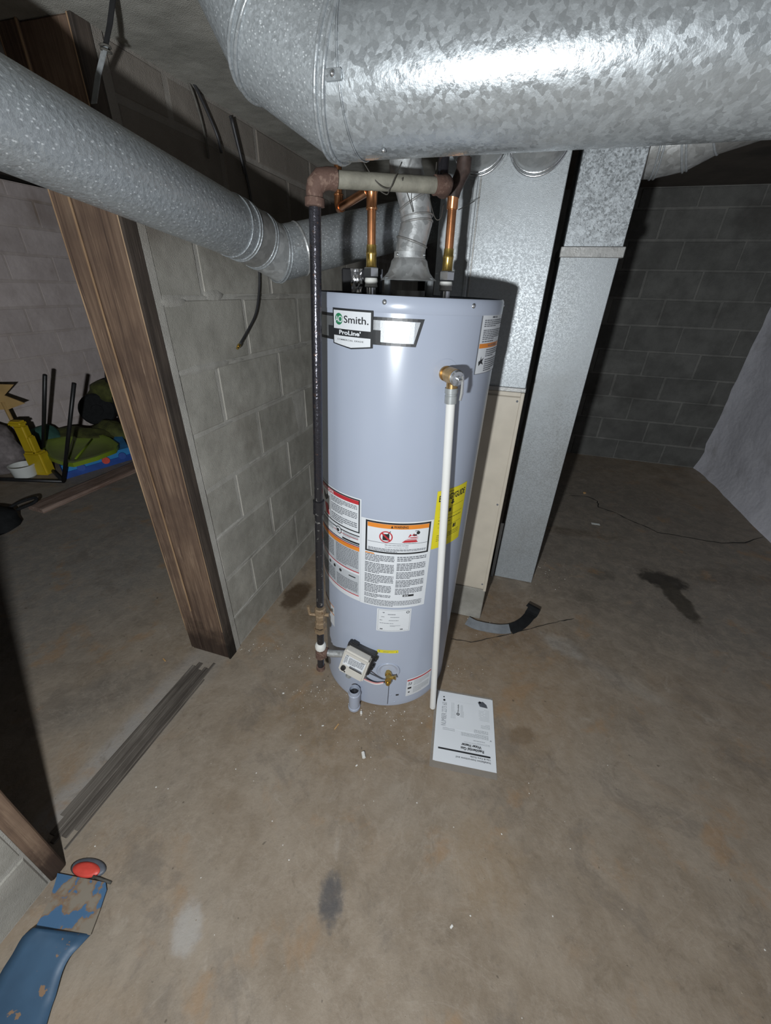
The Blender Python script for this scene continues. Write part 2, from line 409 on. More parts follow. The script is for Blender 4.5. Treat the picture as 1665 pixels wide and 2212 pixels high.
def textfit(s, x0, x1, y0, y1, bold=0., space=1.0):
    V, F = text2d(s, 1., bold, 'LEFT', space)
    xs = [v[0] for v in V]; ys = [v[1] for v in V]
    a, b, c, d = min(xs), max(xs), min(ys), max(ys)
    return [(x0+(v[0]-a)/(b-a)*(x1-x0), y0+(v[1]-c)/(d-c)*(y1-y0)) for v in V], F
def rects(L):
    V, F = [], []
    for (x0, x1, y0, y1) in L:
        k = len(V); V += [(x0, y0), (x1, y0), (x1, y1), (x0, y1)]; F.append((k, k+1, k+2, k+3))
    return V, F
def fineprint(x0, x1, y0, y1, lines, rnd, fill=.5, wl=.1, indent=0., last=.5):
    L = []; p = (y1-y0)/lines
    for i in range(lines):
        y = y1-(i+.5)*p; x = x0+(indent if i == 0 else 0); xe = x1 if i < lines-1 else x0+(x1-x0)*last
        while x < xe:
            wd = wl*(x1-x0)*rnd.uniform(.35, 1.2); L.append((x, min(x+wd, xe), y-p*fill/2, y+p*fill/2)); x += wd+wl*(x1-x0)*.16
    return rects(L)
# ================================================================== STRUCTURE
def struct(o): o['kind'] = 'structure'; return o
ZC = 2.15
fl_o = struct(bbox_obj('floor', (-5.2, 2.6, -2.6, 7.0, -.12, 0), 'floor_concrete', rotz=AZ))
struct(bbox_obj('ceiling', (-5.2, 2.6, -2.6, 7.0, ZC, ZC+.1), 'dark_ceiling', rotz=AZ))
struct(bbox_obj('ceiling_soffit', (WL-.19, -.36, .20, 4.23, 1.90, ZC), 'soffit', rotz=AZ))
BL, BH = .4064, .2032
_bm = {}
def block_mesh(w_, h_, d_, mat, jit):
    key = (round(w_, 3), round(h_, 3), mat)
    if key in _bm: return _bm[key]
    V, F = box(-w_/2, w_/2, 0, d_, -h_/2, h_/2)
    me = bpy.data.meshes.new('block'); bm = bmesh.new(); vv = [bm.verts.new(v) for v in V]
    for f in F: bm.faces.new([vv[i] for i in f])
    ed = [e for e in bm.edges if e.verts[0].co.y < 1e-6 and e.verts[1].co.y < 1e-6]
    bmesh.ops.bevel(bm, geom=ed, offset=.0035, segments=1, affect='EDGES')
    bmesh.ops.recalc_face_normals(bm, faces=bm.faces); bm.to_mesh(me); bm.free(); me.materials.append(MAT[mat]); _bm[key] = me
    return me
def block_wall(name, s0, s1, z0, z1, place, mat, mort, half_first, rowz, joint=.011, depth=.03, proud=.004, s_anchor=None):
    """place(s,z)->(world point on face, rotz); local x along wall, local +y into the wall"""
    V, F = box(s0, s1, proud, .19, z0, z1)
    core = struct(mk(name, V, F, mort, loc=place(0)[0], rotz=place(0)[1]))
    k = 0; z = rowz
    while z < z1-.02:
        za, zb = max(z, z0), min(z+BH, z1)
        if zb-za > .03:
            s = (s_anchor if s_anchor is not None else s0)+(BL/2 if (k+half_first) % 2 else 0)-BL
            while s+BL < s0+.01: s += BL
            while s < s1-.01:
                a, b = max(s, s0), min(s+BL, s1)
                if b-a > .04:
                    me = block_mesh(b-a-joint, zb-za-joint, depth, mat, 0)
                    o = link('block', me, core, ((a+b)/2, random.uniform(-.0015, .0015), (za+zb)/2))
                    o.rotation_euler = (random.uniform(-.006, .006), random.uniform(-.006, .006), random.uniform(-.006, .006)); o.scale = (random.uniform(.972, 1.004), 1, random.uniform(.955, 1.0))
                s += BL
        k += 1; z += BH
    return core
# left partition: face u=WL, facing +u.  local x runs along -t so that local +y points to -u
def pl_left(u):
    return lambda s: (G(u, 0, 0), AZ+R(90))
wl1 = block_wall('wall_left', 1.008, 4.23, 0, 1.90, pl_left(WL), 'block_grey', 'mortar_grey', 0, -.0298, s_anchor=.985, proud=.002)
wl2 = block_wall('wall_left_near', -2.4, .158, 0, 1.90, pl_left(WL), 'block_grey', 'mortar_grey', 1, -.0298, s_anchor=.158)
mk('mortar_fillet', *box(.986, 1.012, -.004, .15, 0, 1.90), 'mortar_grey', wl1)
# header over the doorway
struct(bbox_obj('trim_1', (WL-.185, WL-.01, .20, .94, 1.93, ZC), 'wood_dark', rotz=AZ))
# far block wall t=4.23 facing -t
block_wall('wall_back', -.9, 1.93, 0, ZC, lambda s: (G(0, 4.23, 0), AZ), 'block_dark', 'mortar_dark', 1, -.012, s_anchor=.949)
# right parged wall u=1.92 facing -u, rough mesh
def parged():
    V, F = [], []; nt, nz = 66, 26
    from mathutils import noise as mn
    for i in range(nt+1):
        for k in range(nz+1):
            t = -2.4+(4.23+2.4)*i/nt; z = ZC*k/nz
            du = .022*mn.noise(Vector((t*2.3, z*2.3, 3)))+.010*mn.noise(Vector((t*9, z*9, 1)))
            edge = max(0, 1-(4.23-t)/.16); du -= .035*edge*(1+.6*mn.noise(Vector((z*6, 2, 2))))
            du -= .03*max(0, 1-z/.10)
            V.append((1.92+du, t, z))
    for i in range(nt):
        for k in range(nz):
            a = i*(nz+1)+k; F.append((a, a+1, a+nz+2, a+nz+1))
    k0 = len(V); V += [(2.12, -2.4, 0), (2.12, -2.4, ZC), (2.12, 4.23, ZC), (2.12, 4.23, 0)]
    F += [(k0, k0+1, k0+2, k0+3)]
    struct(mk('wall_right', V, F, 'plaster', rotz=AZ, smooth=True))
parged()
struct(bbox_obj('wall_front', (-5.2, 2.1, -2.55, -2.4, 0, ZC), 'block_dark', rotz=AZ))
# far-left room: painted block wall u=-4.2 facing +u
block_wall('wall_far_left', .6, 6.6, 0, 2.12, pl_left(-4.2), 'block_painted', 'mortar_painted', 0, -.022, s_anchor=2.61, proud=.003, joint=.012)
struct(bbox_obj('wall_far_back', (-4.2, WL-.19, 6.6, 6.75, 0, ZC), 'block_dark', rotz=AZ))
# floor cracks (thin recess lines) as parts of the floor
def crack(px, wd):
    pts = [fl(*p) for p in px]; V, F = [], []
    for i, p in enumerate(pts):
        d = (pts[min(i+1, len(pts)-1)]-pts[max(i-1, 0)]).normalized(); s = Vector((-d.y, d.x, 0))
        w_ = wd*(.35+.65*random.random()) if 0 < i < len(pts)-1 else wd*.2
        V += [p+s*w_/2+Vector((0, 0, .0012)), p-s*w_/2+Vector((0, 0, .0012))]
    F = [(2*i, 2*i+1, 2*i+3, 2*i+2) for i in range(len(pts)-1)]
    Mi = Matrix.Rotation(-AZ, 3, 'Z'); mk('crack', [Mi @ v for v in V], F, 'crack', fl_o)
def jag(pts, n=5, amp=2.0):
    out = []
    for a, b in zip(pts[:-1], pts[1:]):
        for k in range(n):
            f = k/n; out.append((a[0]+(b[0]-a[0])*f+random.uniform(-amp, amp), a[1]+(b[1]-a[1])*f+random.uniform(-amp, amp)*.6))
    return out+[pts[-1]]
crack(jag([(1228, 1071), (1268, 1072), (1290, 1082), (1293, 1096), (1330, 1108), (1350, 1120), (1395, 1138), (1420, 1150), (1490, 1162), (1560, 1174), (1610, 1172), (1648, 1160)], 4, 1.2), .012)
crack(jag([(972, 1380), (1000, 1384), (1020, 1388), (1060, 1378), (1100, 1370), (1160, 1354), (1210, 1342), (1240, 1336)], 4, 1.2), .006)
crack(jag([(960, 1200), (985, 1232)], 3, 1), .004)
# ------------------------------------------------------------------ doorway woodwork
def gthing(name, label, cat, u, t, z=0, group=None): return thing(name, label, cat, G(u, t, z), AZ, group)
p = gthing('door_post', 'rough brown wooden door post against the end of the grey block wall', 'post', WL, .985)
bbox_obj('jamb_board', (-.19, .0, -.044, 0, 0, 1.90), 'wood_post', p, .004)
bbox_obj('edge_face', (-.003, .006, -.0455, -.002, .0, 1.90), 'wood_edge', p, .001)
bbox_obj('stop_strip', (-.188, -.132, -.054, -.043, .02, 1.90), 'wood_post', p, .003)
bbox_obj('edge_highlight', (-.134, -.129, -.0550, -.050, .25, 1.90), 'wood_highlight', p, .001)  # lighter tan strips paint the highlights along the post's edges
bbox_obj('edge_highlight', (-.1895, -.1855, -.0550, -.045, .12, 1.90), 'wood_highlight', p, .001)
bbox_obj('edge_highlight', (-.006, -.0025, -.0462, -.043, .16, 1.90), 'wood_highlight', p, .001)
p2 = gthing('door_post', 'brown wooden door post with crumbling foot, beside the bent blue metal strip', 'post', WL, .158)
bbox_obj('jamb_board', (-.19, .004, 0, .040, 0, 1.90), 'wood_post', p2, .004)
bbox_obj('stop_strip', (-.188, -.132, .039, .05, .02, 1.90), 'wood_post', p2, .003)
s = gthing('door_sill', 'worn grey wooden sill board sunk in the doorway floor', 'sill', WL-.08, .22)
for k, (a, b, y0, y1, h) in enumerate([(-.052, -.034, .06, .645, .0016), (-.035, -.012, .015, .665, .0024), (-.0125, .006, .0, .632, .0034), (.0055, .026, .022, .650, .0028), (.0255, .040, .045, .682, .0020), (.0395, .050, .0, .60, .0012)]):
    bbox_obj('sill_strip', (a, b, y0, y1, -.02, h), 'wood_sill', s, .0025)
# ================================================================== WATER HEATER
HR = .255
wh = thing('water_heater', 'tall grey tank water heater with warning labels, standing on the floor', 'water heater', (.019, 1.225, 0))
wh.rotation_euler = (0, R(.97), 0); bpy.context.view_layer.update()
HM = Matrix.Translation((.019, 1.225, 0)) @ Matrix.Rotation(R(.97), 4, 'Y')
def hc(th, z, off=0.): a = R(th); return Vector(((HR+off)*math.sin(a), -(HR+off)*math.cos(a), z))
def hw(th, z, off=0.): return HM @ hc(th, z, off)
mk('tank_jacket', *lathe([(HR-.004, .0), (HR+.001, .002), (HR+.001, .022), (HR, .026), (HR, 1.391)], 128, caps=False), 'heater_paint', wh, auto=30)
mk('top_cover', *lathe([(HR+.0005, 1.386), (HR+.0018, 1.388), (HR+.0018, 1.416), (HR-.001, 1.420), (HR-.004, 1.420)], 128, caps=False), 'heater_paint', wh, auto=50)
mk('top_plate', *lathe([(HR-.003, 1.412), (HR-.003, 1.4165), (.001, 1.4175)], 96, caps=False), 'heater_top', wh)
for th in (-13.2, 33.9, 81, -60, 128, 175): 
    c0 = hc(th, 1.407, .0015); mk('screw', *lathe([(.0055, -.001), (.0055, .0018), (.003, .0035), (.0005, .004)], 12, c0, hc(th, 0)), 'screw', wh, True)
def onto(VF, off):
    """(arc metres, z) -> heater skin"""
    return [hc(math.degrees(x/HR), y, off) for x, y in VF[0]], VF[1]
def patch(th0, th1, z0, z1, off, top=None):
    n = max(2, int(abs(th1-th0)/2.5)); V, F = [], []
    for i in range(n+1):
        th = th0+(th1-th0)*i/n; V += [hc(th, z0, off), hc(th, z1 if top is None else z1+(top-z1)*i/n, off)]
    return V, [(2*i, 2*i+2, 2*i+3, 2*i+1) for i in range(n)]
def poly(pts, off):
    """pts = list of (th, zlow, zhigh) columns"""
    V, F = [], []; cols = []
    for (a, b) in zip(pts[:-1], pts[1:]):
        n = max(1, int(abs(b[0]-a[0])/2.5))
        for k in range(n): f = k/n; cols.append(tuple(a[j]+(b[j]-a[j])*f for j in range(3)))
    cols.append(pts[-1])
    for th, lo, hi in cols: V += [hc(th, lo, off), hc(th, hi, off)]
    return V, [(2*i, 2*i+2, 2*i+3, 2*i+1) for i in range(len(cols)-1)]
A = lambda th: R(th)*HR            # degrees -> arc metres
rnd = random.Random(3)
# --- brand label: silver banner, black frame, shield
lb = mk('brand_label', *poly([(-78, 1.319, 1.377), (3.7, 1.319, 1.377), (7.2, 1.3768, 1.377)], .0010), 'print_black', wh)
mk('silver_foil', *poly([(-78, 1.3255, 1.3705), (2.5, 1.3255, 1.3705), (5.2, 1.3700, 1.3705)], .0014), 'foil_silver', lb)
mk('dark_bar', *patch(-49.3, -14.7, 1.3225, 1.350, .0018), 'print_black', lb)
mk('shield', *poly([(-44.9, 1.3115, 1.389), (-31.8, 1.3035, 1.389), (-18.7, 1.3105, 1.389)], .0022), 'print_black', lb)
mk('shield_white', *merge(patch(-44.0, -20.0, 1.3455, 1.3845, .0026), poly([(-44.0, 1.3135, 1.3305), (-31.8, 1.3065, 1.3305), (-20.0, 1.313, 1.3305)], .0026)), 'label_white', lb)
def disc2(cx, cy, r, n=28): return [(cx+r*math.cos(2*math.pi*k/n), cy+r*math.sin(2*math.pi*k/n)) for k in range(n)], [tuple(range(n))]
mk('logo_disc', *onto(disc2(A(-40.0), 1.3662, .0125), .0030), 'print_green', lb)
mk('logo_letters', *onto(merge(textfit('A', A(-42.6), A(-40.1), 1.3595, 1.3728, .01), textfit('O', A(-40.4), A(-37.3), 1.3592, 1.3732, .01)), .0034), 'label_white', lb)
mk('lettering', *onto(merge(textfit('Smith.', A(-36.4), A(-21.2), 1.3590, 1.3745, .012), textfit('COMMERCIAL GRADE', A(-41.2), A(-24), 1.3205, 1.3240, .012, 1.25)), .0030), 'print_black', lb)
mk('lettering', *onto(textfit("ProLine'", A(-39.8), A(-25.6), 1.3335, 1.3435, .03), .0030), 'label_white', lb)
# --- top right label
l2 = mk('warning_label', *patch(42.2, 76, 1.253, 1.391, .0010), 'print_grey', wh)
mk('label_sheet', *patch(42.9, 75.4, 1.2545, 1.3895, .0014), 'label_white', l2)
mk('orange_band', *patch(43.2, 74.5, 1.3145, 1.325, .0018), 'print_orange', l2)
mk('fine_print', *onto(merge(fineprint(A(53), A(66), 1.381, 1.386, 1, rnd, .8, .5), fineprint(A(45), A(73), 1.362, 1.379, 4, rnd), fineprint(A(45), A(73), 1.333, 1.357, 6, rnd), fineprint(A(45), A(73), 1.327, 1.332, 1, rnd),
   fineprint(A(51), A(73), 1.2925, 1.312, 4, rnd), fineprint(A(51), A(73), 1.2575, 1.289, 6, rnd), textfit('WARNING', A(52), A(66), 1.3165, 1.323, .01)), .0019), 'print_grey', l2)
mk('pictogram', *onto(merge(([(A(44.5), 1.283), (A(46.2), 1.287), (A(46.6), 1.296), (A(47.2), 1.287), (A(49.5), 1.292), (A(48.2), 1.283), (A(49.6), 1.275), (A(47), 1.279), (A(45), 1.273)], [tuple(range(9))])), .0019), 'print_black', l2)
# --- danger label (left) and warning label (front)
l3 = mk('danger_label', *patch(-84, -24.0, .521, .907, .0010), 'label_white', wh)
def frame2(x0, x1, y0, y1, w_): return rects([(x0, x1, y1-w_, y1), (x0, x1, y0, y0+w_), (x0, x0+w_, y0+w_, y1-w_), (x1-w_, x1, y0+w_, y1-w_)])
def sub2(VF, n=24):                    # cut wide quads so that they follow the curve
    V, F = [], []
    for f in VF[1]:
        xs = [VF[0][i] for i in f]
        if len(f) == 4 and abs(xs[1][0]-xs[0][0]) > .012:
            m_ = max(1, int(abs(xs[1][0]-xs[0][0])/.010))
            for k in range(m_):
                a, b = k/m_, (k+1)/m_; q = len(V)
                V += [(xs[0][0]+(xs[1][0]-xs[0][0])*a, xs[0][1]), (xs[0][0]+(xs[1][0]-xs[0][0])*b, xs[0][1]), (xs[3][0]+(xs[2][0]-xs[3][0])*b, xs[2][1]), (xs[3][0]+(xs[2][0]-xs[3][0])*a, xs[2][1])]
                F.append((q, q+1, q+2, q+3))
        else:
            q = len(V); V += xs; F.append(tuple(range(q, q+len(xs))))
    return V, F
def pr(name, VF, off, mat, par): return mk(name, *onto(sub2(VF), off), mat, par)
pr('black_frame', frame2(A(-83), A(-25), .789, .903, .004), .0014, 'print_black', l3)
pr('red_band', rects([(A(-82), A(-25.9), .886, .8985)]), .0015, 'print_red', l3)
pr('lettering', textfit('! DANGER', A(-66), A(-48), .8885, .8965, .02), .0019, 'label_white', l3)
pr('fine_print', merge(fineprint(A(-52), A(-27), .862, .882, 4, rnd), fineprint(A(-52), A(-27), .830, .858, 5, rnd), fineprint(A(-52), A(-27), .798, .824, 4, rnd)), .0018, 'print_grey', l3)
pr('panel_line', rects([(A(-53.6), A(-53.2), .793, .886), (A(-83), A(-25), .776, .7795), (A(-83), A(-25), .741, .7445)]), .0016, 'print_black', l3)
pr('panel_line', rects([(A(-40), A(-25), .7468, .7530)]), .0017, 'print_black', l3)
pr('pictogram', merge(disc2(A(-43.5), .771, .013), ([(A(-64), .878), (A(-60), .862), (A(-57), .872), (A(-56), .858), (A(-60), .845), (A(-63), .852)], [tuple(range(6))])), .0018, 'print_black', l3)
pr('pictogram', merge(([(A(-62), .836), (A(-57), .815), (A(-54.5), .800), (A(-60), .812)], [(0, 1, 2, 3)]), rects([(A(-50), A(-26), .765, .7665)])), .0019, 'print_red', l3)
pr('pictogram', merge(disc2(A(-43.5), .771, .0105), ), .0021, 'label_white', l3)
pr('pictogram', merge(disc2(A(-44.2), .770, .006), ), .0023, 'print_black', l3)
pr('fine_print', merge(fineprint(A(-39), A(-26), .758, .775, 4, rnd), fineprint(A(-75), A(-50), .752, .782, 5, rnd)), .0018, 'print_dim', l3)
pr('grey_panel', rects([(A(-83), A(-25), .640, .728), (A(-83), A(-25), .545, .628)]), .0012, 'label_grey', l3)
pr('orange_band', rects([(A(-83), A(-25), .7225, .7360)]), .0018, 'print_orange', l3)
pr('red_line', rects([(A(-83), A(-25), .7365, .7390), (A(-83), A(-25), .637, .6405), (A(-83), A(-25), .540, .5435)]), .0019, 'print_red', l3)
pr('fine_print', merge(fineprint(A(-47), A(-26), .647, .720, 13, rnd), fineprint(A(-80), A(-50), .647, .716, 11, rnd), fineprint(A(-47), A(-26), .548, .598, 9, rnd), fineprint(A(-80), A(-49), .548, .605, 10, rnd)), .0019, 'print_grey', l3)
pr('pictogram', merge(disc2(A(-56), .618, .006), disc2(A(-49.5), .617, .006), disc2(A(-42.5), .615, .006), rects([(A(-34), A(-28), .612, .616)])), .0020, 'print_black', l3)
l4 = mk('warning_label', *patch(-23.9, 25.5, .519, .850, .0010), 'label_white', wh)
pr('black_frame', frame2(A(-20.6), A(23.5), .736, .8455, .0055), .0014, 'print_black', l4)
pr('orange_band', rects([(A(-19.2), A(22.2), .825, .8395)]), .0015, 'print_orange', l4)
pr('lettering', merge(textfit('WARNING', A(-1.6), A(8), .828, .8368, .02), ([(A(-3.6), .828), (A(-1.9), .828), (A(-2.75), .837)], [(0, 1, 2)])), .0019, 'print_black', l4)
pr('panel_line', rects([(A(-19), A(22.2), .7735, .7748)]), .0016, 'print_grey', l4)
def ring2(cx, cy, r0, r1, n=32):
    V, F = [], []
    for k in range(n):
        a = 2*math.pi*k/n; V += [(cx+r0*math.cos(a), cy+r0*math.sin(a)), (cx+r1*math.cos(a), cy+r1*math.sin(a))]
    return V, [(2*k, 2*k+1, 2*((k+1) % n)+1, 2*((k+1) % n)) for k in range(n)]
cx, cy = A(-6.5), .7960
pr('pictogram', merge(rects([(cx-.010, cx+.010, cy-.012, cy+.010)]), ([(cx+.004, cy+.010), (cx+.008, cy+.010), (cx+.014, cy+.020), (cx+.012, cy+.021)], [(0, 1, 2, 3)])), .0016, 'print_black', l4)
dgn = ([(cx-.014, cy+.010), (cx-.010, cy+.014), (cx+.014, cy-.010), (cx+.010, cy-.014)], [(0, 1, 2, 3)])
pr('pictogram', merge(ring2(cx, cy, .0165, .0200), dgn), .0019, 'print_red', l4)
fx = A(5.0)
flame = [(fx-.004, .779), (fx+.045, .781), (fx+.040, .787), (fx+.047, .791), (fx+.039, .794), (fx+.043, .801), (fx+.034, .800), (fx+.032, .811), (fx+.025, .803), (fx+.020, .809), (fx+.014, .797), (fx+.006, .789)]
pr('pictogram', ([v for v in flame], [(0, 1, 2, 11), (11, 2, 3, 10), (10, 3, 4, 8), (8, 4, 5, 6), (8, 6, 7), (10, 8, 9)]), .0017, 'print_red', l4)
pr('pictogram', merge(disc2(fx+.044, .812, .0055), rects([(fx+.030, fx+.040, .803, .807), (fx+.034, fx+.046, .818, .8195)])), .0020, 'print_black', l4)
pr('fine_print', merge(textfit('FIRE AND EXPLOSION HAZARD', A(-7), A(9), .7655, .7695, .005), textfit('Can result in serious injury or death', A(-7), A(9), .7575, .7615, .005), fineprint(A(-18.5), A(21.5), .7425, .7545, 3, rnd, .55, .05),
   ), .0017, 'print_grey', l4)
pr('fine_print', textfit('Flammable Vapors', A(5.5), A(14), .7755, .7785, .005), .0018, 'print_grey', l4)
cl = [fineprint(A(-20.5), A(.2), .700, .728, 5, rnd, .55, .12), fineprint(A(-20.5), A(.2), .655, .696, 7, rnd, .55, .12), fineprint(A(-20.5), A(.2), .615, .651, 6, rnd, .55, .12), fineprint(A(-20.5), A(-1), .575, .611, 6, rnd, .55, .12), fineprint(A(-20.5), A(-1), .555, .572, 3, rnd, .55, .12),
      fineprint(A(2), A(22.6), .708, .728, 3, rnd, .55, .12), fineprint(A(2), A(22.6), .672, .702, 5, rnd, .55, .12), fineprint(A(2), A(22.6), .640, .668, 5, rnd, .55, .12), fineprint(A(2), A(22.6), .606, .636, 5, rnd, .55, .12), fineprint(A(2), A(22.6), .575, .602, 5, rnd, .55, .12),
      fineprint(A(-20.5), A(22.6), .524, .550, 5, rnd, .5, .05)]
pr('fine_print', merge(*cl), .0017, 'print_grey', l4)
pr('orange_band', rects([(A(-20.5), A(-14), .7285, .7325)]), .0018, 'print_orange', l4)
pr('black_tag', rects([(A(7.8), A(16), .5665, .5745)]), .0019, 'print_black', l4)
pr('lettering', fineprint(A(8.6), A(15), .5685, .5725, 1, rnd, .8, .3), .0022, 'label_white', l4)
# --- yellow energy label, spec plate, small labels
l5 = mk('yellow_label', *patch(25.7, 54.2, .741, .941, .0010), 'print_yellow', wh)
pr('lettering', merge(textfit('ENERGYGUIDE', A(27.5), A(52.3), .905, .9255, .03), ([(A(39.2), .903), (A(40.6), .903), (A(40.6), .893), (A(42), .893), (A(39.9), .886), (A(37.8), .893), (A(39.2), .893)], [(0, 1, 2, 6), (3, 4, 5)])), .0014, 'print_black', l5)
pr('fine_print', merge(rects([(A(29), A(52), .8795, .8803), (A(29), A(52), .852, .8527), (A(29), A(52), .815, .8157)]), fineprint(A(29), A(50), .930, .934, 1, rnd), fineprint(A(37), A(42), .862, .876, 1, rnd, .9, .9), fineprint(A(43.5), A(49.5), .797, .812, 1, rnd, .9, .4), fineprint(A(29), A(51), .765, .79, 4, rnd, .25), fineprint(A(29), A(51), .825, .845, 2, rnd, .2)), .0014, 'print_black', l5)
l6 = mk('rating_plate', *patch(-10.3, 15.7, .409, .511, .0010), 'label_white', wh)
pr('fine_print', merge(frame2(A(-9.3), A(14.9), .413, .5065, .0006), fineprint(A(-2), A(9.5), .486, .4905, 1, rnd, .6, .06), fineprint(A(-7), A(-2), .474, .478, 1, rnd), fineprint(A(0), A(13.5), .474, .478, 1, rnd), fineprint(A(-8), A(-4), .459, .463, 1, rnd, .6, .3), fineprint(A(-1), A(13.5), .459, .463, 1, rnd),
   fineprint(A(-8), A(13), .445, .450, 1, rnd, .35, .1), fineprint(A(0), A(8), .433, .439, 2, rnd, .4, .1), ([(A(-6.5), .496), (A(-4.5), .498), (A(-4.8), .493)], [(0, 1, 2)])), .0014, 'print_grey', l6)
pr('lettering', merge(fineprint(A(-7.5), A(-3.6), .4175, .4225, 1, rnd, .9, .4), fineprint(A(8), A(12), .4175, .4225, 1, rnd, .9, .4), ring2(A(13), .497, .0035, .0055)), .0014, 'print_black', l6)
l7 = mk('yellow_strip', *patch(-8.6, 8.2, .3010, .3155, .0010), 'print_yellow', wh)
pr('fine_print', merge(fineprint(A(-4), A(5), .304, .311, 2, rnd, .4, .12), disc2(A(-7), .3085, .0022), disc2(A(6.8), .3075, .0022)), .0014, 'print_grey', l7)
l8 = mk('hot_label', *patch(18.2, 44, .045, .147, .0010), 'label_white', wh)
pr('red_band', rects([(A(18.6), A(43.6), .133, .1405)]), .0014, 'print_red', l8)
pr('pictogram', merge(rects([(A(19.5), A(23), .110, .113), (A(20), A(21), .118, .124), (A(22), A(23.2), .116, .121), (A(19.5), A(23), .086, .096)]), disc2(A(21), .067, .004)), .0014, 'print_black', l8)
pr('fine_print', merge(fineprint(A(25), A(42), .098, .128, 6, rnd, .35), fineprint(A(25), A(42), .055, .092, 6, rnd, .35)), .0014, 'print_dim', l8)
l9 = mk('side_label', *patch(-74, -52.4, .316, .416, .0010), 'label_white', wh)
pr('orange_band', rects([(A(-74), A(-52.6), .372, .3765), (A(-74), A(-52.6), .4115, .4150)]), .0014, 'print_orange', l9)
# --- lower door, air cup, drain
mk('access_door', *merge(patch(-25, 2.2, .012, .143, .005), ([hc(2.2, .012, .005), hc(2.2, .143, .005), hc(2.2, .143, 0), hc(2.2, .012, 0)], [(0, 1, 2, 3)]), patch(-25, 2.2, .143, .1432, 0)), 'heater_paint', wh, auto=20)
mk('door_edge', *patch(2.2, 2.9, .012, .146, .0012), 'slate_grey', wh)
mk('vent_slot', *patch(9.2, 11.8, .060, .068, .0010), 'print_black', wh)
for th, z in ((4.5, .065), (8.5, .022)): mk('screw', *lathe([(.003, -.001), (.003, .0015), (.001, .0025)], 10, hc(th, z, 0), hc(th, 0)), 'heater_paint', wh, True)
cc = hc(-24, 0, .037)
mk('air_intake_tube', *lathe([(.0215, .0005), (.0235, .002), (.0235, .012), (.0215, .014), (.0215, .082), (.0235, .084), (.0235, .088), (.0215, .090), (.0205, .108), (.0185, .108), (.0185, .085), (.0005, .085)], 32, cc), 'heater_paint', wh, auto=40)
mk('air_intake_mouth', *lathe([(.0183, .088), (.0005, .088)], 24, cc, caps=False), 'black_plastic', wh)
mk('intake_web', *merge(tube([hc(-24, .006, .0), hc(-24, .086, .0)], .019, 4)), 'heater_paint', wh)
mk('drain_dish', *lathe([(.0005, -.006), (.014, -.005), (.030, -.001), (.037, .003), (.041, .0035), (.0425, .0015), (.043, -.002)], 40, hc(1.2, .205, .0), hc(1.2, 0), caps=False), 'heater_paint', wh, True)
dv = mk('drain_valve', *lathe([(.009, .0), (.009, .012), (.0125, .012), (.0125, .022), (.010, .022), (.010, .040)], 8, hc(1.2, .203, -.004), hc(1.2, 0)), 'brass', wh)
dn = hc(1.2, .203, .027)
mk('drain_outlet', *lathe([(.0095, .004), (.0095, -.016), (.0115, -.016), (.0115, -.026), (.0085, -.026), (.0085, -.036), (.004, -.036)], 20, dn), 'brass', dv, auto=30)
mk('drain_stem', *tube([dn, dn+Vector((.020, -.004, .006)), dn+Vector((.026, -.005, .008))], [.006, .006, .009], 10), 'brass', dv)
# --- gas control
gx = Vector((math.cos(R(-22)), math.sin(R(-22)), 0)); gy = hc(-22, 0).normalized(); gz = Vector((0, 0, 1))
rl = R(-11); ex = gx*math.cos(rl)+gz*math.sin(rl); ez = -gx*math.sin(rl)+gz*math.cos(rl)
tl = R(-14); ey = gy*math.cos(tl)-ez*math.sin(tl); ez2 = ez*math.cos(tl)+gy*math.sin(tl)
gc0 = hc(-22.5, .268, .030)
def gframe(VF): return [gc0+ex*v[0]+ey*v[1]+ez2*v[2] for v in VF[0]], VF[1]
def rbox(x0, x1, y0, y1, z0, z1, bev):
    V, F = box(x0, x1, y0, y1, z0, z1); bm = bmesh.new(); vv = [bm.verts.new(v) for v in V]
    for f in F: bm.faces.new([vv[i] for i in f])
    bmesh.ops.bevel(bm, geom=bm.edges[:], offset=bev, segments=3, affect='EDGES'); bm.verts.index_update()
    V = [v.co.copy() for v in bm.verts]; F = [tuple(v.index for v in f.verts) for f in bm.faces]; bm.free(); return V, F
gc = mk('gas_control', *gframe(rbox(-.049, .049, -.008, .036, -.052, .046, .006)), 'control_beige', wh, auto=35)
mk('control_back', *gframe(merge(rbox(-.052, .058, -.026, .004, -.040, .056, .004), rbox(.050, .066, -.020, .0, .028, .042, .002), rbox(.050, .064, -.020, .0, -.012, .006, .002), rbox(-.04, -.015, -.02, .0, .05, .062, .002))), 'black_plastic', wh, auto=35)
mk('control_label', *gframe(([(-.040, .0365, -.012), (.038, .0365, -.012), (.041, .0365, .030), (-.038, .0365, .030)], [(0, 1, 2, 3)])), 'label_white', gc)
def g2(VF, off=.0372): return gframe(([(x, off, y) for x, y in VF[0]], VF[1]))
mk('control_print', *g2(merge(fineprint(-.022, .036, -.002, .026, 7, rnd, .5, .12), fineprint(-.038, -.026, -.006, .024, 6, rnd, .5, .4), rects([(-.012, .036, -.0115, -.0065), (-.036, -.026, .0265, .0295), (.022, .037, .0265, .0295)]))), 'print_grey', gc)
mk('control_print', *g2(merge(rects([(-.012, .038, -.0165, -.0125), (-.026, -.02, -.043, -.038)])), .0368), 'print_black', gc)
mk('control_knob', *gframe(lathe([(.0095, .034), (.0085, .045), (.0005, .046)], 20, (-.031, 0, -.026), (0, 1, 0))), 'black_plastic', gc, auto=40)
mk('control_tag', *gframe(rbox(-.044, -.020, .006, .010, -.066, -.053, .001)), 'label_white', gc)
cb = gc0+ez2*(-.055)+ey*.012
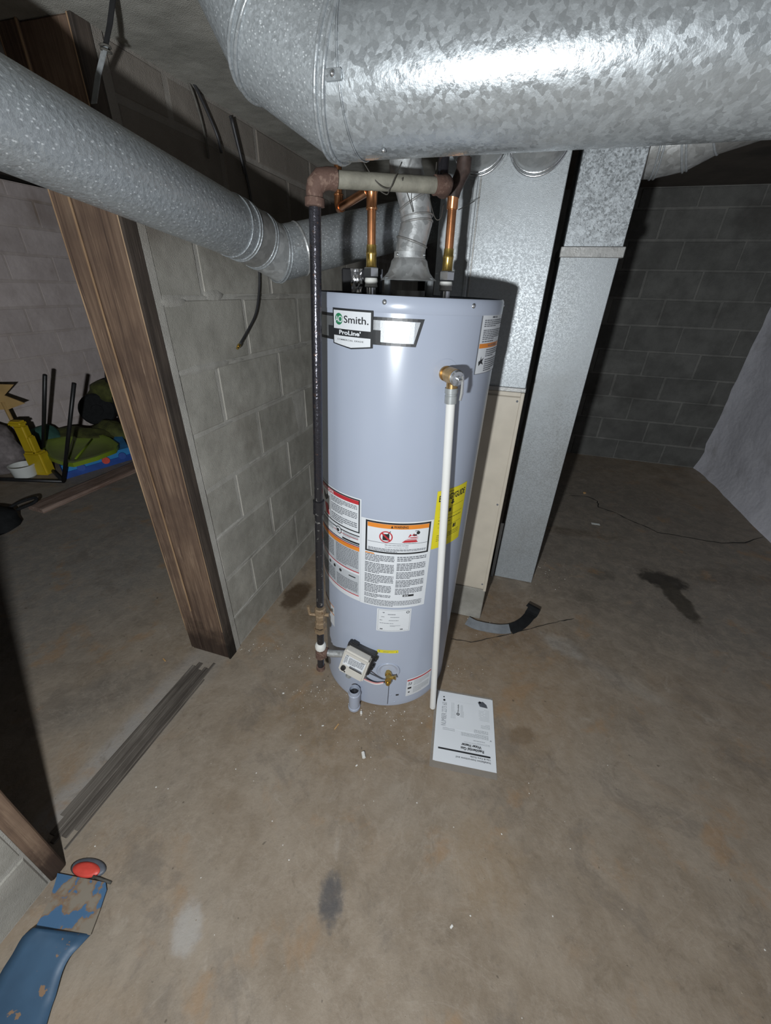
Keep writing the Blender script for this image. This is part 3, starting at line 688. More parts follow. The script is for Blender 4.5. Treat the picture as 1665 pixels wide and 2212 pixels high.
mk('burner_connector', *merge(tube([cb+ex*-.006+ez2*.01, cb+ex*-.008-ez2*.018], .011, 8)), 'adapter_grey', gc)
def wire(nm, pts, r, mat): mk(nm, *tube(bez(pts, 6), r, 8), mat, wh, True)
wz = [gc0+ez2*-.050+ex*.012+ey*.01, hc(-14, .165, .022), hc(-8, .150, .014), hc(-2, .152, .008), hc(1.5, .150, .006)]
wire('wire', wz, .0028, 'black_plastic')
wire('wire', [v+Vector((0, -.004, .004)) for v in wz[:4]], .0022, 'wire_pink')
wire('wire', [v+Vector((0, -.003, -.003)) for v in wz[:4]], .0022, 'wire_white')
wire('wire', [gc0+ez2*-.03+ex*.05+ey*-.005, hc(-8, .185, .012), hc(-4, .168, .006), hc(0, .163, .004)], .0025, 'slate_grey')
# --- temperature and pressure valve
def ring2_(cx, cy, r0, r1, n=40):
    V, F = [], []
    for k in range(n):
        a = 2*math.pi*k/n; V += [(cx+r0*math.cos(a), cy+r0*math.sin(a)), (cx+r1*math.cos(a), cy+r1*math.sin(a))]
    return V, [(2*k, 2*k+1, 2*((k+1) % n)+1, 2*((k+1) % n)) for k in range(n)]
tv = mk('relief_valve', *lathe([(.0175, -.006), (.0175, .006), (.015, .006), (.015, .018), (.0185, .020), (.0185, .052), (.0165, .054)], 28, hc(21.5, 1.262, 0), hc(21.5, 0)), 'brass_dull', wh, auto=35)
mk('valve_collar', *onto(ring2_(A(21.5), 1.262, .017, .033), .0009), 'heater_paint', tv)
mk('valve_cap', *lathe([(.0175, .052), (.018, .058), (.015, .062), (.006, .063), (.006, .070), (.0005, .070)], 28, hc(21.5, 1.262, 0), hc(21.5, 0)), 'screw', tv, auto=30)
to = hc(21.5, 1.262, .036)
mk('valve_outlet', *lathe([(.0135, .0), (.0135, -.030), (.015, -.030), (.015, -.036)], 24, to, (-.05, 0, 1)), 'brass_dull', tv, auto=30)
tx = hc(21.5, 1.262, .073); td = Vector((math.cos(R(21.5)), math.sin(R(21.5)), 0))
mk('test_lever', *merge(tube([tx+td*.004+Vector((0, 0, .008)), tx+td*.006-Vector((0, 0, .004)), tx+td*.007-Vector((0, .004, .030)), tx+td*.005-Vector((0, .005, .046))], [.003, .0035, .0045, .0035], 6), tube([tx-td*.006, tx+td*.009], .0022, 6)), 'chrome', tv)
# ------------------------------------------------------------------ relief pipe
top = HM @ (to+Vector((.0015, 0, -.040))); bot = Vector((.2085, .966, .006))
rp = thing('relief_pipe', 'thin white plastic relief pipe leaning beside the water heater', 'pipe', bot)
dr = (top-bot).normalized()
wpart('pipe', tube([bot, bot+(top-bot)*.985], .0112, 24), 'pvc_white', rp, auto=40)
wpart('adapter', lathe([(.0115, -.022), (.0150, -.022), (.0150, -.004), (.0140, -.003), (.0140, .001), (.0155, .002), (.0155, .014)], 24, top, dr), 'adapter_grey', rp, auto=30)
# ------------------------------------------------------------------ draft hood and vent
hz = 1.4175; hcx = HM @ Vector((0, 0.0, hz))
dh = thing('draft_hood', 'flared galvanized draft hood standing on legs on the heater top', 'draft hood', hcx)
wpart('hood_skirt', lathe([(.0735, .036), (.0745, .0375), (.066, .043), (.056, .054), (.050, .068), (.047, .080), (.041, .0865), (.0405, .100), (.039, .100)], 48, hcx, caps=False), 'galv_vent', dh, auto=40)
for k in range(4):
    a = R((32, 148, 212, 328)[k]); q = hcx+Vector((math.cos(a)*.066, math.sin(a)*.066, 0))
    wpart('leg', tube([q, q+Vector((0, 0, .042))], .0085, 8), 'galv_sheet', dh, True)
wpart('flue_collar', lathe([(.046, 0), (.046, .013), (.038, .013)], 40, hcx, caps=False), 'galv_dull', dh, auto=40)
for a in (-28, -140): 
    d_ = Vector((math.sin(R(a+90)), -abs(math.cos(R(a+90))), 0)); wpart('screw', lathe([(.0035, 0), (.0035, .003), (.001, .005)], 10, hcx+d_*.040+Vector((0, 0, .093)), d_), 'screw', dh, True)
v0 = hcx+Vector((0, 0, .086))
vp = [v0, v0+Vector((.004, 0, .035)), v0+Vector((.014, .004, .075)), v0+Vector((.006, .004, .120)), v0+Vector((-.020, .004, .185)), v0+Vector((-.026, .004, .33)), v0+Vector((-.026, .004, .64))]
vt = thing('vent_pipe', 'dusty galvanized vent pipe rising from the draft hood', 'pipe', v0)
wpart('vent_section', tube(vp, .0385, 40), 'galv_vent', vt, auto=50)
for i, ax in ((1, (.28, 0, 1)), (2, (-.12, .12, 1)), (3, (-.55, 0, 1))): wpart('seam_bead', ringm(vp[i], ax, .0392 if i < 3 else .041, .0026), 'galv_dull', vt, True)
wpart('seam_bead', ringm(vp[2]+Vector((0, 0, .012)), (-.12, .12, 1), .0392, .002), 'galv_dull', vt, True)
# ------------------------------------------------------------------ copper supply lines
def hexv(c, r, z0, z1): return lathe([(r*.92, z0), (r, z0+.002), (r, z1-.002), (r*.92, z1)], 6, c)
def supply(name, label, X):
    b = HM @ Vector((X, .0, 1.417)); g = thing(name, label, 'pipe', b)
    wpart('nipple', lathe([(.0130, 0), (.0130, .03)], 20, b), 'chrome', g, auto=40)
    wpart('thread_tape', lathe([(.0140, .016), (.0175, .018), (.0160, .026), (.0178, .030), (.0165, .038), (.014, .039)], 14, b), 'tape_white', g, auto=40)
    wpart('union_nut', hexv(b, .0210, .040, .062), 'chrome', g)
    wpart('brass_adapter', lathe([(.0150, .063), (.0136, .066), (.0134, .088), (.0140, .090), (.0140, .096), (.0130, .098), (.0126, .112)], 24, b), 'brass', g, auto=30)
    return b, g
b, g = supply('copper_pipe', 'copper water pipe with a side branch, rising beside the draft hood', -.1000)
tp_ = Vector((b.x, b.y, 1.645))
wpart('riser', tube([b+Vector((0, 0, .10)), tp_-Vector((0, 0, .010))], .0110, 24), 'copper', g, auto=40)
back = onY(732, 450, 1.42)
wpart('fitting', lathe([(.0128, 1.602), (.0142, 1.604), (.0142, 1.608), (.0130, 1.610), (.0132, 1.635), (.0142, 1.638), (.0120, 1.660), (.0005, 1.664)], 24, Vector((b.x, b.y, 0))), 'copper', g, auto=40)
dbk = (back-tp_).normalized()
wpart('branch', tube([tp_-Vector((0, 0, .002)), tp_+dbk*.016, back-dbk*.012, back], [.0105, .0105, .0105, .0105], 24), 'copper', g, auto=40)
wpart('bend_collar', ringm(tp_+dbk*.018, dbk, .0118, .0022), 'copper', g, True)
wpart('elbow', tube([back-dbk*.02, back-dbk*.006+Vector((0, 0, .001)), back+Vector((0, 0, .010)), back+Vector((0, 0, .030))], .0125, 20), 'copper', g, auto=50)
wpart('upper_riser', tube([back+Vector((0, 0, .02)), back+Vector((0, 0, .47))], .0105, 20), 'copper', g, auto=40)
wpart('bend_collar', ringm(back+Vector((0, 0, .031)), (0, 0, 1), .0118, .0025), 'copper', g, True)
wpart('bend_collar', ringm(back+Vector((0, 0, .052)), (0, 0, 1), .0112, .0025), 'copper', g, True)
b, g = supply('copper_pipe', 'straight copper water pipe with tarnished top beside the draft hood', .1010)
tr = Vector((b.x-.001, b.y, 1.636))
wpart('riser', tube([b+Vector((0, 0, .10)), tr], .0113, 24), 'copper', g, auto=40)
wpart('fitting', lathe([(.0128, -.028), (.0138, -.026), (.0138, -.006), (.0148, -.004), (.0145, .004)], 24, tr), 'copper', g, auto=40)
wpart('tarnished_elbow', tube([tr+Vector((0, 0, -.004)), tr+Vector((.002, 0, .012)), tr+Vector((.013, .006, .034)), tr+Vector((.020, .008, .048)), tr+Vector((.020, .008, .072))], [.0150, .0165, .0165, .0175, .0175], 20), 'copper_dark', g, auto=50)
wpart('tarnished_riser', tube([tr+Vector((.020, .008, .06)), tr+Vector((.024, .010, .50))], .0125, 20), 'copper_dark', g, auto=40)
# ------------------------------------------------------------------ gas line
gb = Vector((-.2285, 1.0, .163)); gt = Vector((-.1605, 1.0, 1.612)); gl = thing('gas_pipe', 'black iron gas pipe with rusty elbow running down beside the water heater', 'pipe', gb)
gd = (gt-gb).normalized()
def gp(z): return gb+gd*((z-gb.z)/gd.z)
GR = .0125
wpart('riser', tube([gp(.96), gp(1.595)], GR, 20), 'iron_black', gl, auto=40)
wpart('riser', tube([gp(.49), gp(.96)], GR, 20), 'iron_white_spots', gl, auto=40)
wpart('coupling', lathe([(.0135, -.022), (.0168, -.021), (.0168, .021), (.0135, .022)], 20, gp(.875), gd), 'iron_white_spots', gl, auto=30)
wpart('elbow', tube([gp(1.575), gp(1.600), gt+Vector((.002, 0, -.004)), gt+Vector((.012, .002, .006)), gt+Vector((.026, .006, .009)), gt+Vector((.040, .013, .009))], [.0165, .0175, .0185, .0190, .0185, .0195], 20), 'iron_rust', gl, auto=50)
wpart('elbow_band', lathe([(.0165, -.008), (.0200, -.007), (.0200, .006), (.0175, .008)], 20, gp(1.582), gd), 'iron_rust', gl, auto=30)
ge = Vector((.096, 1.100, 1.632)); gh0 = gt+Vector((.034, .011, .009))
wpart('cross_pipe', tube([gh0, ge], .0152, 24), 'pipe_putty', gl, auto=40)
hd = (ge-gh0).normalized()
wpart('end_elbow', tube([ge-hd*.012, ge+hd*.006, ge+hd*.014+Vector((0, .01, .004)), ge+hd*.016+Vector((0, .030, .004)), ge+hd*.016+Vector((0, .055, .004))], [.0185, .0185, .019, .0185, .0185], 20), 'iron_rust', gl, auto=50)
wpart('back_pipe', tube([ge+hd*.016+Vector((0, .05, .004)), ge+hd*.016+Vector((0, .085, .004)), ge+hd*.016+Vector((0, .095, .02)), ge+hd*.016+Vector((0, .095, .48))], .013, 16), 'iron_black', gl, auto=40)
wpart('valve_body', lathe([(.0135, -.045), (.0185, -.043), (.0185, -.022), (.0150, -.020), (.0150, -.010), (.0175, -.006), (.0175, .010), (.0150, .014), (.0195, .018), (.0195, .040), (.0150, .043)], 8, gp(.437), gd), 'valve_bronze', gl)
wpart('valve_handle', tube([gp(.448)+Vector((-.012, .0, 0)), gp(.448)+Vector((-.036, .002, 0)), gp(.448)+Vector((-.040, .004, .034))], [.006, .005, .006], 8), 'valve_bronze', gl)
wpart('valve_stem', tube([gp(.448)+Vector((.012, 0, 0)), gp(.448)+Vector((.030, 0, 0))], [.005, .007], 8), 'valve_bronze', gl)
wpart('union_ring', lathe([(.0150, -.007), (.0225, -.006), (.0225, .006), (.0150, .007)], 8, gp(.378), gd), 'valve_bronze', gl)
wpart('lower_riser', tube([gp(.295), gp(.385)], GR, 20), 'iron_white_spots', gl, auto=40)
wpart('sealant', lathe([(.0128, .014), (.0170, .010), (.0205, .0), (.0190, -.014), (.0150, -.016)], 12, gp(.296), gd), 'tape_white', gl, auto=40)
tc = gp(.262)
wpart('tee', merge(lathe([(.0165, -.026), (.0185, -.025), (.0185, .022), (.0165, .024)], 20, tc, gd), lathe([(.016, 0), (.0175, .012), (.0190, .014), (.0190, .026), (.014, .027)], 20, tc, (1, -.12, -.02))), 'iron_rust', gl, auto=30)
wpart('drip_leg', tube([gp(.180), gp(.24)], GR, 20), 'iron_black', gl, auto=40)
wpart('drip_cap', lathe([(.004, -.006), (.014, -.004), (.0165, .0), (.0165, .016), (.014, .017)], 20, gp(.170), gd), 'iron_rust', gl, auto=30)
gin = HM @ (gc0+ex*-.046+ey*.0)
wpart('inlet_nipple', tube([tc+Vector((.018, -.002, 0)), tc+Vector((.045, -.006, -.001)), gin], [.0125, .0125, .0125], 16), 'galv_vent', gl, auto=40)
# ------------------------------------------------------------------ black box on heater top
kb = HM @ Vector((-.135, .095, 1.4175))
bb = thing('black_box', 'black film wrapped box with crumpled foil on the heater top', 'box', kb, R(8))
bbox_obj('box_body', (-.055, .058, -.045, .045, 0, .060), 'black_film', bb, .003)
def foil():
    V, F = [], []; r_ = random.Random(5)
    for i in range(7):
        for k in range(9): V.append((-.030+.030*i/6+r_.uniform(-.002, .002), -.0465-r_.uniform(0, .006), .002+.057*k/8))
    for i in range(6):
        for k in range(8): a = i*9+k; F += [(a, a+9, a+10), (a, a+10, a+1)]
    mk('foil_patch', V, F, 'foil_crumple', bb)
foil()
bbox_obj('edge_strip', (.050, .058, -.0475, -.044, .002, .060), 'slate_grey', bb, .001)
# ================================================================== DUCTWORK
# big round duct overhead, along u, with a gored elbow turning up at its left end
DR, DT, DZ = .097, .818, 1.719
bd = gthing('round_duct', 'large shiny galvanized round duct hung under the ceiling above the heater', 'duct', 0, DT, DZ)
ux0 = -.318
wob = []
nseg = 30
mk('straight_section', *tube([(ux0+ (2.10-ux0)*i/nseg, 0, 0) for i in range(nseg+1)], DR, 72, False), 'galv_big', bd, auto=40)
L = .125; pc = [Vector((ux0, 0, 0))]
for a in (30, 60): pc.append(pc[-1]+Vector((-math.cos(R(a)), 0, math.sin(R(a))))*L)
pc.append(pc[-1]+Vector((0, 0, .30)))
D0 = [Vector((-1, 0, 0))]+[(pc[i+1]-pc[i]).normalized() for i in range(3)]
full = [Vector((ux0+.02, 0, 0))]+pc
Vt, Ft = tube(full, DR+.0012, 72, False)
for i in range(len(full)-1):
    V = Vt[i*72:(i+2)*72]; F = [(k, (k+1) % 72, 72+(k+1) % 72, 72+k) for k in range(72)]
    if i == 0: mk('elbow_cuff', V, F, 'galv_pipe' if 0 else 'galv_big', bd, auto=40)
    else: mk('elbow_gore', V, F, 'galv_gore', bd, auto=40)
for i in range(1, 4):
    loop = Vt[i*72:(i+1)*72]; ctr = full[i]
    for sgn, rr in ((-1, .0032), (1, .0032)):
        off = (D0[i-1]+D0[i]).normalized()*.0065*sgn
        mk('seam_bead', *tube([v+off+(v-ctr)*.004 for v in loop]+[loop[0]+off], rr, 8, False), 'galv_big', bd, True)
mk('cuff_edge', *merge(ringm((ux0+.022, 0, 0), (1, 0, 0), DR+.0014, .0012, 72, 6)), 'galv_big', bd, True)
for u_ in (.86, 1.42): mk('seam_bead', *ringm((u_, 0, 0), (1, 0, 0), DR+.0006, .0024, 72, 6), 'galv_big', bd, True)
mk('lap_tab', *merge(rbox(ux0+.004, ux0+.028, -DR-.0035, -DR+.004, -.034, -.022, .001)), 'galv_big', bd)
mk('screw', *lathe([(.004, 0), (.004, .003), (.001, .005)], 10, (ux0+.016, -DR-.003, -.028), (0, -1, 0)), 'screw', bd, True)
mk('screw', *lathe([(.004, 0), (.004, .003), (.001, .005)], 10, (ux0+.07, -.03, -.0935), (0, -.3, -1)), 'screw', bd, True)
# small round duct along the block wall, elbow, rear run to the plenum
SR = .070
k_ = SR/.078
def sc(P): return Vector((P[0]*k_, P[1]*k_, CAMZ+(P[2]-CAMZ)*k_))
a1 = Vector((.29661, .94369, -.14654)); A0 = sc((-.646, .866, 1.663)); A1 = sc((-.473, 1.417, 1.578))
a2 = Vector((.82008, .52320, .23182)); B0 = sc((-.363, 1.606, 1.532)); B1 = sc((-.019, 1.825, 1.629))
sp = thing('round_duct', 'galvanized round duct with speckled surface sloping along the grey block wall', 'duct', A0)
q0 = A0-a1*1.25; e0 = A1+a1*.004
wpart('long_section', tube([q0+(e0-q0)*(i/24) for i in range(25)], SR, 64, False), 'galv_pipe', sp, auto=40)
mid1 = e0+a1*.072; mid2 = B0-a2*.035
ep = [e0-a1*.02, e0+a1*.018, mid1+(mid2-mid1)*.25+a1*.0, mid2+a2*.005, mid2+a2*.075]
Vt, Ft = tube(ep, SR+.0012, 64, False)
for i in range(len(ep)-1):
    V = Vt[i*64:(i+2)*64]; F = [(k, (k+1) % 64, 64+(k+1) % 64, 64+k) for k in range(64)]
    wpart('elbow_gore', (V, F), ['galv_pipe', 'galv_dull', 'galv_vent', 'galv_rear'][i], sp, auto=40)
for i in (1, 2, 3):
    loop = Vt[i*64:(i+1)*64]; dd = (ep[i+1]-ep[i-1]).normalized()
    for s_ in (-1, 1): wpart('seam_bead', tube([v+dd*.005*s_+(v-ep[i])*.01 for v in loop]+[loop[0]+dd*.005*s_], .0024, 8, False), 'galv_rear', sp, True)
wpart('seam_bead', ringm(e0-a1*.02, a1, SR+.001, .002, 64, 6), 'galv_rear', sp, True)
endp = B1+a2*.30
wpart('rear_section', tube([mid2+a2*.06+(endp-mid2-a2*.06)*(i/10) for i in range(11)], SR, 64, False), 'galv_rear', sp, auto=40)
wpart('crimp_edge', lathe([(SR+.0012, -.004), (SR+.003, .0), (SR+.0012, .004)], 64, mid2+a2*.076, a2, caps=False), 'galv_vent', sp)
# furnace, its foot and plenum, collars
FU0, FU1, FT = -.293, .068, 1.533
bk = tagp(bbox_obj('concrete_block', (-.36, 0, 0, .22, 0, .186), 'block_grey', None, .004, loc=G(FU1, FT, 0), rotz=AZ), 'short grey concrete block under the front of the beige furnace', 'block')
bk2 = tagp(bbox_obj('concrete_block', (-.36, 0, .0, .22, 0, .186), 'block_grey', None, .004, loc=G(FU1, FT+.45, 0), rotz=AZ), 'concrete block under the rear of the beige furnace', 'block')
fu = gthing('furnace', 'tall beige sheet metal furnace cabinet on concrete block, behind the heater', 'furnace', FU1, FT, .187)
bbox_obj('cabinet_shell', (-.361, 0, .004, .70, 0, .931), 'beige_metal', fu, .003)
bbox_obj('front_panel', (-.354, -.006, -.006, .006, .012, .915), 'beige_metal', fu, .003)
bbox_obj('edge_trim', (-.012, .0015, -.009, .008, 0, .931), 'beige_metal', fu, .002)
for z_ in (.04, .47, .90): mk('screw', *lathe([(.004, 0), (.004, .002), (.001, .003)], 10, (-.02, -.006, z_), (0, -1, 0)), 'print_grey', fu, True)
pn = gthing('furnace_plenum', 'tall galvanized sheet metal plenum box on top of the beige furnace', 'plenum', FU1, FT, 1.1185)
bbox_obj('plenum_box', (-.361, 0, 0, .66, .0, 1.03), 'galv_sheet', pn, .002)
bbox_obj('base_flange', (-.364, .003, -.008, .66, 0, .016), 'galv_dull', pn, .002)
bbox_obj('fold_seam', (-.262, -.250, -.006, .0, .016, 1.03), 'galv_sheet', pn, .002)
bbox_obj('fold_seam', (-.245, -.240, -.003, .0, .016, 1.03), 'galv_dull', pn, .001)
for (cu, cz) in ((-.023, 1.806), (-.188, 1.812)):
    x = cu-FU1; z = cz-1.1185
    c_ = mk('takeoff_collar', *tube([(x, .01, z), (x, -.035, z), (x, -.075, z), (x, -.110, z+.02), (x, -.118, z+.07), (x, -.118, z+.33)], .0775, 48, False), 'galv_vent', pn, auto=40)
    mk('collar_bead', *merge(ringm((x, -.004, z), (0, 1, 0), .080, .003, 48, 6), ringm((x, -.036, z), (0, 1, 0), .0785, .003, 48, 6)), 'chrome', c_, True)
    mk('collar_flange', *lathe([(.078, -.001), (.090, -.001), (.090, .0015), (.078, .0015)], 48, (x, -.0015, z), (0, 1, 0), caps=False), 'galv_sheet', c_)
# return drop
rd = gthing('duct_drop', 'rectangular galvanized duct dropping to the floor beside the furnace', 'duct', .117, 1.912)
bbox_obj('lower_section', (0, .205, 0, .30, 0.002, 1.575), 'galv_sheet', rd, .002)
bbox_obj('upper_section', (.004, .209, .003, .30, 1.565, 2.13), 'galv_spangle', rd, .002)
bbox_obj('drive_cleat', (-.006, .218, -.009, .306, 1.553, 1.588), 'galv_dull', rd, .002)
bbox_obj('side_strip', (-.022, -.006, -.012, -.006, .0, .36), 'galv_sheet', rd, .001)
mk('screw', *lathe([(.004, 0), (.004, .003), (.001, .005)], 10, (.012, 0, .375), (0, -1, 0)), 'screw', rd, True)
# branch duct right of the drop
br = gthing('branch_duct', 'round galvanized branch duct with gored elbow joined to the rectangular drop', 'duct', .322, 2.06, 1.905)
bp = [Vector((-.02, 0, 0)), Vector((.055, 0, 0)), Vector((.130, -.012, .012)), Vector((.20, -.05, .045)), Vector((.46, -.17, .10)), Vector((1.5, -.62, .20))]
Vt, Ft = tube(bp, .098, 56, False)
for i in range(len(bp)-1):
    V = Vt[i*56:(i+2)*56]; F = [(k, (k+1) % 56, 56+(k+1) % 56, 56+k) for k in range(56)]
    mk('branch_section' if i > 2 else 'elbow_gore', V, F, 'galv_dull' if i > 2 else 'galv_vent', br, auto=40)
for i in (1, 2, 3):
    loop = Vt[i*56:(i+1)*56]; dd = (bp[i+1]-bp[i-1]).normalized()
    for s_ in ((-1, 1) if i < 3 else (0,)): mk('seam_bead', *tube([v+dd*.006*s_ for v in loop]+[loop[0]+dd*.006*s_], .0035, 8, False), 'galv_sheet', br, True)
# ------------------------------------------------------------------ cables, strap, strands
def wlp(x, y, off=.010):
    P = onu(x, y, WL+off); return P
cb1 = thing('coax_cable', 'black coax cable with brass end hanging on the block wall', 'cable', wlp(500, 752))
cpts = [wlp(497, 250), wlp(512, 310), wlp(532, 380), wlp(548, 470), wlp(558, 560, .012), wlp(560, 620, .014), wlp(553, 675, .018), wlp(536, 712, .022), wlp(517, 745, .026)]
wpart('cable', tube(bez(cpts, 6), .0042, 10), 'cable_black', cb1, True)
e_ = cpts[-1]; ed = (cpts[-1]-cpts[-2]).normalized()
wpart('connector', merge(tube([e_, e_+ed*.012], .0062, 6), tube([e_+ed*.012, e_+ed*.020], .0045, 10)), 'brass', cb1)
w2 = thing('wall_wire', 'thin dark wire hanging down the wall below the soffit', 'wire', wlp(405, 175))
wpart('strand', tube(bez([wlp(403, 168), wlp(418, 205), wlp(435, 262), wlp(447, 318), wlp(450, 342)], 6), .0035, 8), 'rope_wire', w2, True)
w3 = thing('wall_wire', 'black wire bundle looping from the soffit down to the round duct', 'wire', wlp(430, 172))
wpart('strand', tube(bez([wlp(412, 166, .02), wlp(440, 225, .012), wlp(468, 290, .012), wlp(478, 330, .02)], 6), .004, 8), 'cable_black', w3, True)
wpart('strand', tube(bez([wlp(500, 255, .02), wlp(518, 330, .02), wlp(528, 375, .02)], 6), .0045, 8), 'cable_black', w3, True)
ht = fl(241, 0, 1.885); hu, htt = UT(ht); hb = ont(203, 224, htt+.01)
hs = thing('hanger_strap', 'loose dark hanger strap dangling from the ceiling above the sloping duct', 'strap', ht)
def strap(P, w_):
    V, F = [], []
    for p_ in P: V += [p_-NU*w_+NT*.001, p_+NU*w_+NT*.001, p_+NU*w_-NT*.001, p_-NU*w_-NT*.001]
    for i in range(len(P)-1):
        for k in range(4): F.append((4*i+k, 4*i+(k+1) % 4, 4*i+4+(k+1) % 4, 4*i+4+k))
    F += [(3, 2, 1, 0), tuple(4*(len(P)-1)+k for k in range(4))]; return V, F
top_ = ht+(ht-hb)*.25; top_.z = max(top_.z, 1.897)
md = ht+(hb-ht)*.42+NU*.004
wpart('upper_strap', strap([top_, ht+(md-ht)*.5+NT*.003, md], .0065), 'black_metal', hs)
wpart('lower_strap', strap([md, md+(hb-md)*.5-NT*.003, hb], .0072), 'galv_sheet', hs)
wpart('wire_tie', merge(ringm(md, (0, 0, 1), .009, .0018, 14, 6), ringm(md-Vector((0, 0, .006)), (.2, 0, 1), .009, .0016, 14, 6)), 'rope_wire', hs, True)
web = thing('cobweb', 'dark dusty cobweb strands draped over the pale cross pipe', 'cobweb', onY(850, 400, 1.05)); web['kind'] = 'stuff'
for pts in ([(786, 352, 1.04), (806, 384, 1.03), (826, 404, 1.03), (842, 406, 1.03), (852, 385, 1.03), (868, 350, 1.06)], [(842, 406, 1.03), (836, 420, 1.05), (820, 412, 1.05), (810, 402, 1.05)], [(868, 385, 1.04), (884, 430, 1.16), (892, 458, 1.18)], [(926, 420, 1.15), (934, 455, 1.17), (942, 474, 1.18), (952, 470, 1.18), (958, 440, 1.2)], [(935, 415, 1.15), (940, 380, 1.2), (943, 350, 1.2)], [(990, 453, 1.3), (1010, 443, 1.35), (1025, 434, 1.4)]):
    wpart('strand', tube(bez([onY(*p_) for p_ in pts], 5), .0011, 5), 'rope_wire', web, True)
# ================================================================== THINGS ON THE FLOOR
# manual in a clear sleeve
cor = [fl(955, 1497), fl(1064, 1516), fl(1062, 1668), fl(928, 1640)]
mc = (cor[0]+cor[1]+cor[2]+cor[3])/4; ax_x = ((cor[0]-cor[1])+(cor[3]-cor[2])).normalized(); ang = math.atan2(ax_x.y, ax_x.x)
mb = thing('manual_booklet', 'white paper manual in a clear sleeve on the floor', 'booklet', (mc.x, mc.y, .0005), ang)
# local x -> photo left, local y -> photo down (text is upside down for the camera)
W2, H2 = .108, .139
def sheet(nm, x0, x1, y0, y1, z, mat, curl=0., th=.0012, nx=10, ny=12):
    V, F = [], []
    def zf(x, y): return z+curl*(.5+.5*math.sin(x*37+y*19))*.5
    for s_ in (0, 1):
        for i in range(nx+1):
            for j in range(ny+1):
                x = x0+(x1-x0)*i/nx; y = y0+(y1-y0)*j/ny; V.append((x, y, zf(x, y)-(th if s_ else 0)))
    m_ = (nx+1)*(ny+1)
    for i in range(nx):
        for j in range(ny):
            a = i*(ny+1)+j; F.append((a, a+ny+1, a+ny+2, a+1)); F.append((m_+a, m_+a+1, m_+a+ny+2, m_+a+ny+1))
    rim = [i*(ny+1) for i in range(nx+1)]+[nx*(ny+1)+j for j in range(1, ny+1)]+[i*(ny+1)+ny for i in range(nx-1, -1, -1)]+[j for j in range(ny-1, 0, -1)]
    for a, b in zip(rim, rim[1:]+rim[:1]): F.append((a, b, m_+b, m_+a))
    return mk(nm, V, F, mat, mb)
sheet('clear_sleeve', -.112, .118, -.150, .160, .0016, 'clear_film', .002)
sheet('pages', -W2+.002, W2, -H2-.002, H2-.002, .0040, 'label_white', .0, .0022)
cv = sheet('cover_sheet', -W2-.003, W2-.007, -H2, H2, .0048, 'label_white', .0, .0006)
def flat(nm, VF, mat, z=.0052, flip=True):
    mk(nm, [((x if not flip else x), y, z) for x, y in VF[0]], VF[1], mat, cv)
# cover art in page coordinates: px right, py up as read; page is turned 180 deg to the camera
# local axes: x points photo-left = page right, y points photo-down = page up
def pg(VF): return [(x, y) for x, y in VF[0]], VF[1]
flat('title_bar', rects([(-W2+.016, W2-.016, .0885, .0945)]), 'print_black')
flat('lettering', merge(textfit('Installation Instructions and', -W2+.016, .028, .1085, .1150, .012), textfit('Use & Care Guide', -W2+.016, -.022, .0985, .1045, .012), textfit('Residential Gas', -.070, .012, .0715, .0825, .03), textfit('Water Heater', -.062, .010, .0580, .0690, .03)), 'print_black')
flat('fine_print', merge(fineprint(-.092, .0, .0475, .0545, 2, rnd, .35, .08), fineprint(-.075, .010, .0395, .0440, 1, rnd, .5, .08), ([(-.1, .034), (-.092, .034), (-.096, .028)], [(0, 1, 2)]), fineprint(-.088, .012, .0140, .0310, 5, rnd, .4, .08), fineprint(-.088, .055, -.002, .011, 3, rnd, .4, .08), fineprint(-.095, -.062, -.028, -.010, 4, rnd, .3, .2),
   fineprint(-.095, -.055, -.090, -.040, 9, rnd, .14, .9), fineprint(.035, .08, .005, .022, 3, rnd, .3, .1)), 'print_dim')
flat('logo_mark', merge(([(-.090, -.098), (-.060, -.100), (-.052, -.118), (-.072, -.124), (-.086, -.112)], [(0, 1, 2, 3, 4)]), disc2(-.060, -.119, .0045)), 'slate_grey')
flat('stamp_mark', merge(disc2(.092-.012, -.102, .0045), disc2(.092-.010, -.116, .003)), 'print_black')
def rot90(VF): return [(y, -x) for x, y in VF[0]], VF[1]
cd = mk('pocket_card', *merge(box(-.036, .062, -.104, .012, .0050, .0056)), 'label_white', mb)
def cardp(nm, VF, mat): mk(nm, [(y, -x, .0060) for x, y in VF[0]], VF[1], mat, cd)
cardp('lettering', textfit('Smith', .060, .092, .0215, .0275, .02), 'print_black')
cardp('logo_mark', ring2(.051, .0245, .0028, .0060), 'print_black')
cardp('fine_print', merge(fineprint(.04, .092, .002, .016, 4, rnd, .3, .1), fineprint(.03, .096, .034, .052, 4, rnd, .2, .1)), 'print_dim')
def hand(nm, VF, mat): mk(nm, [(y, -x, .0052) for x, y in VF[0]], VF[1], mat, cv)
hand('handwriting', textfit('NUMBER 2273 60', -.005, .092, .0690, .0870, -.012), 'print_grey')
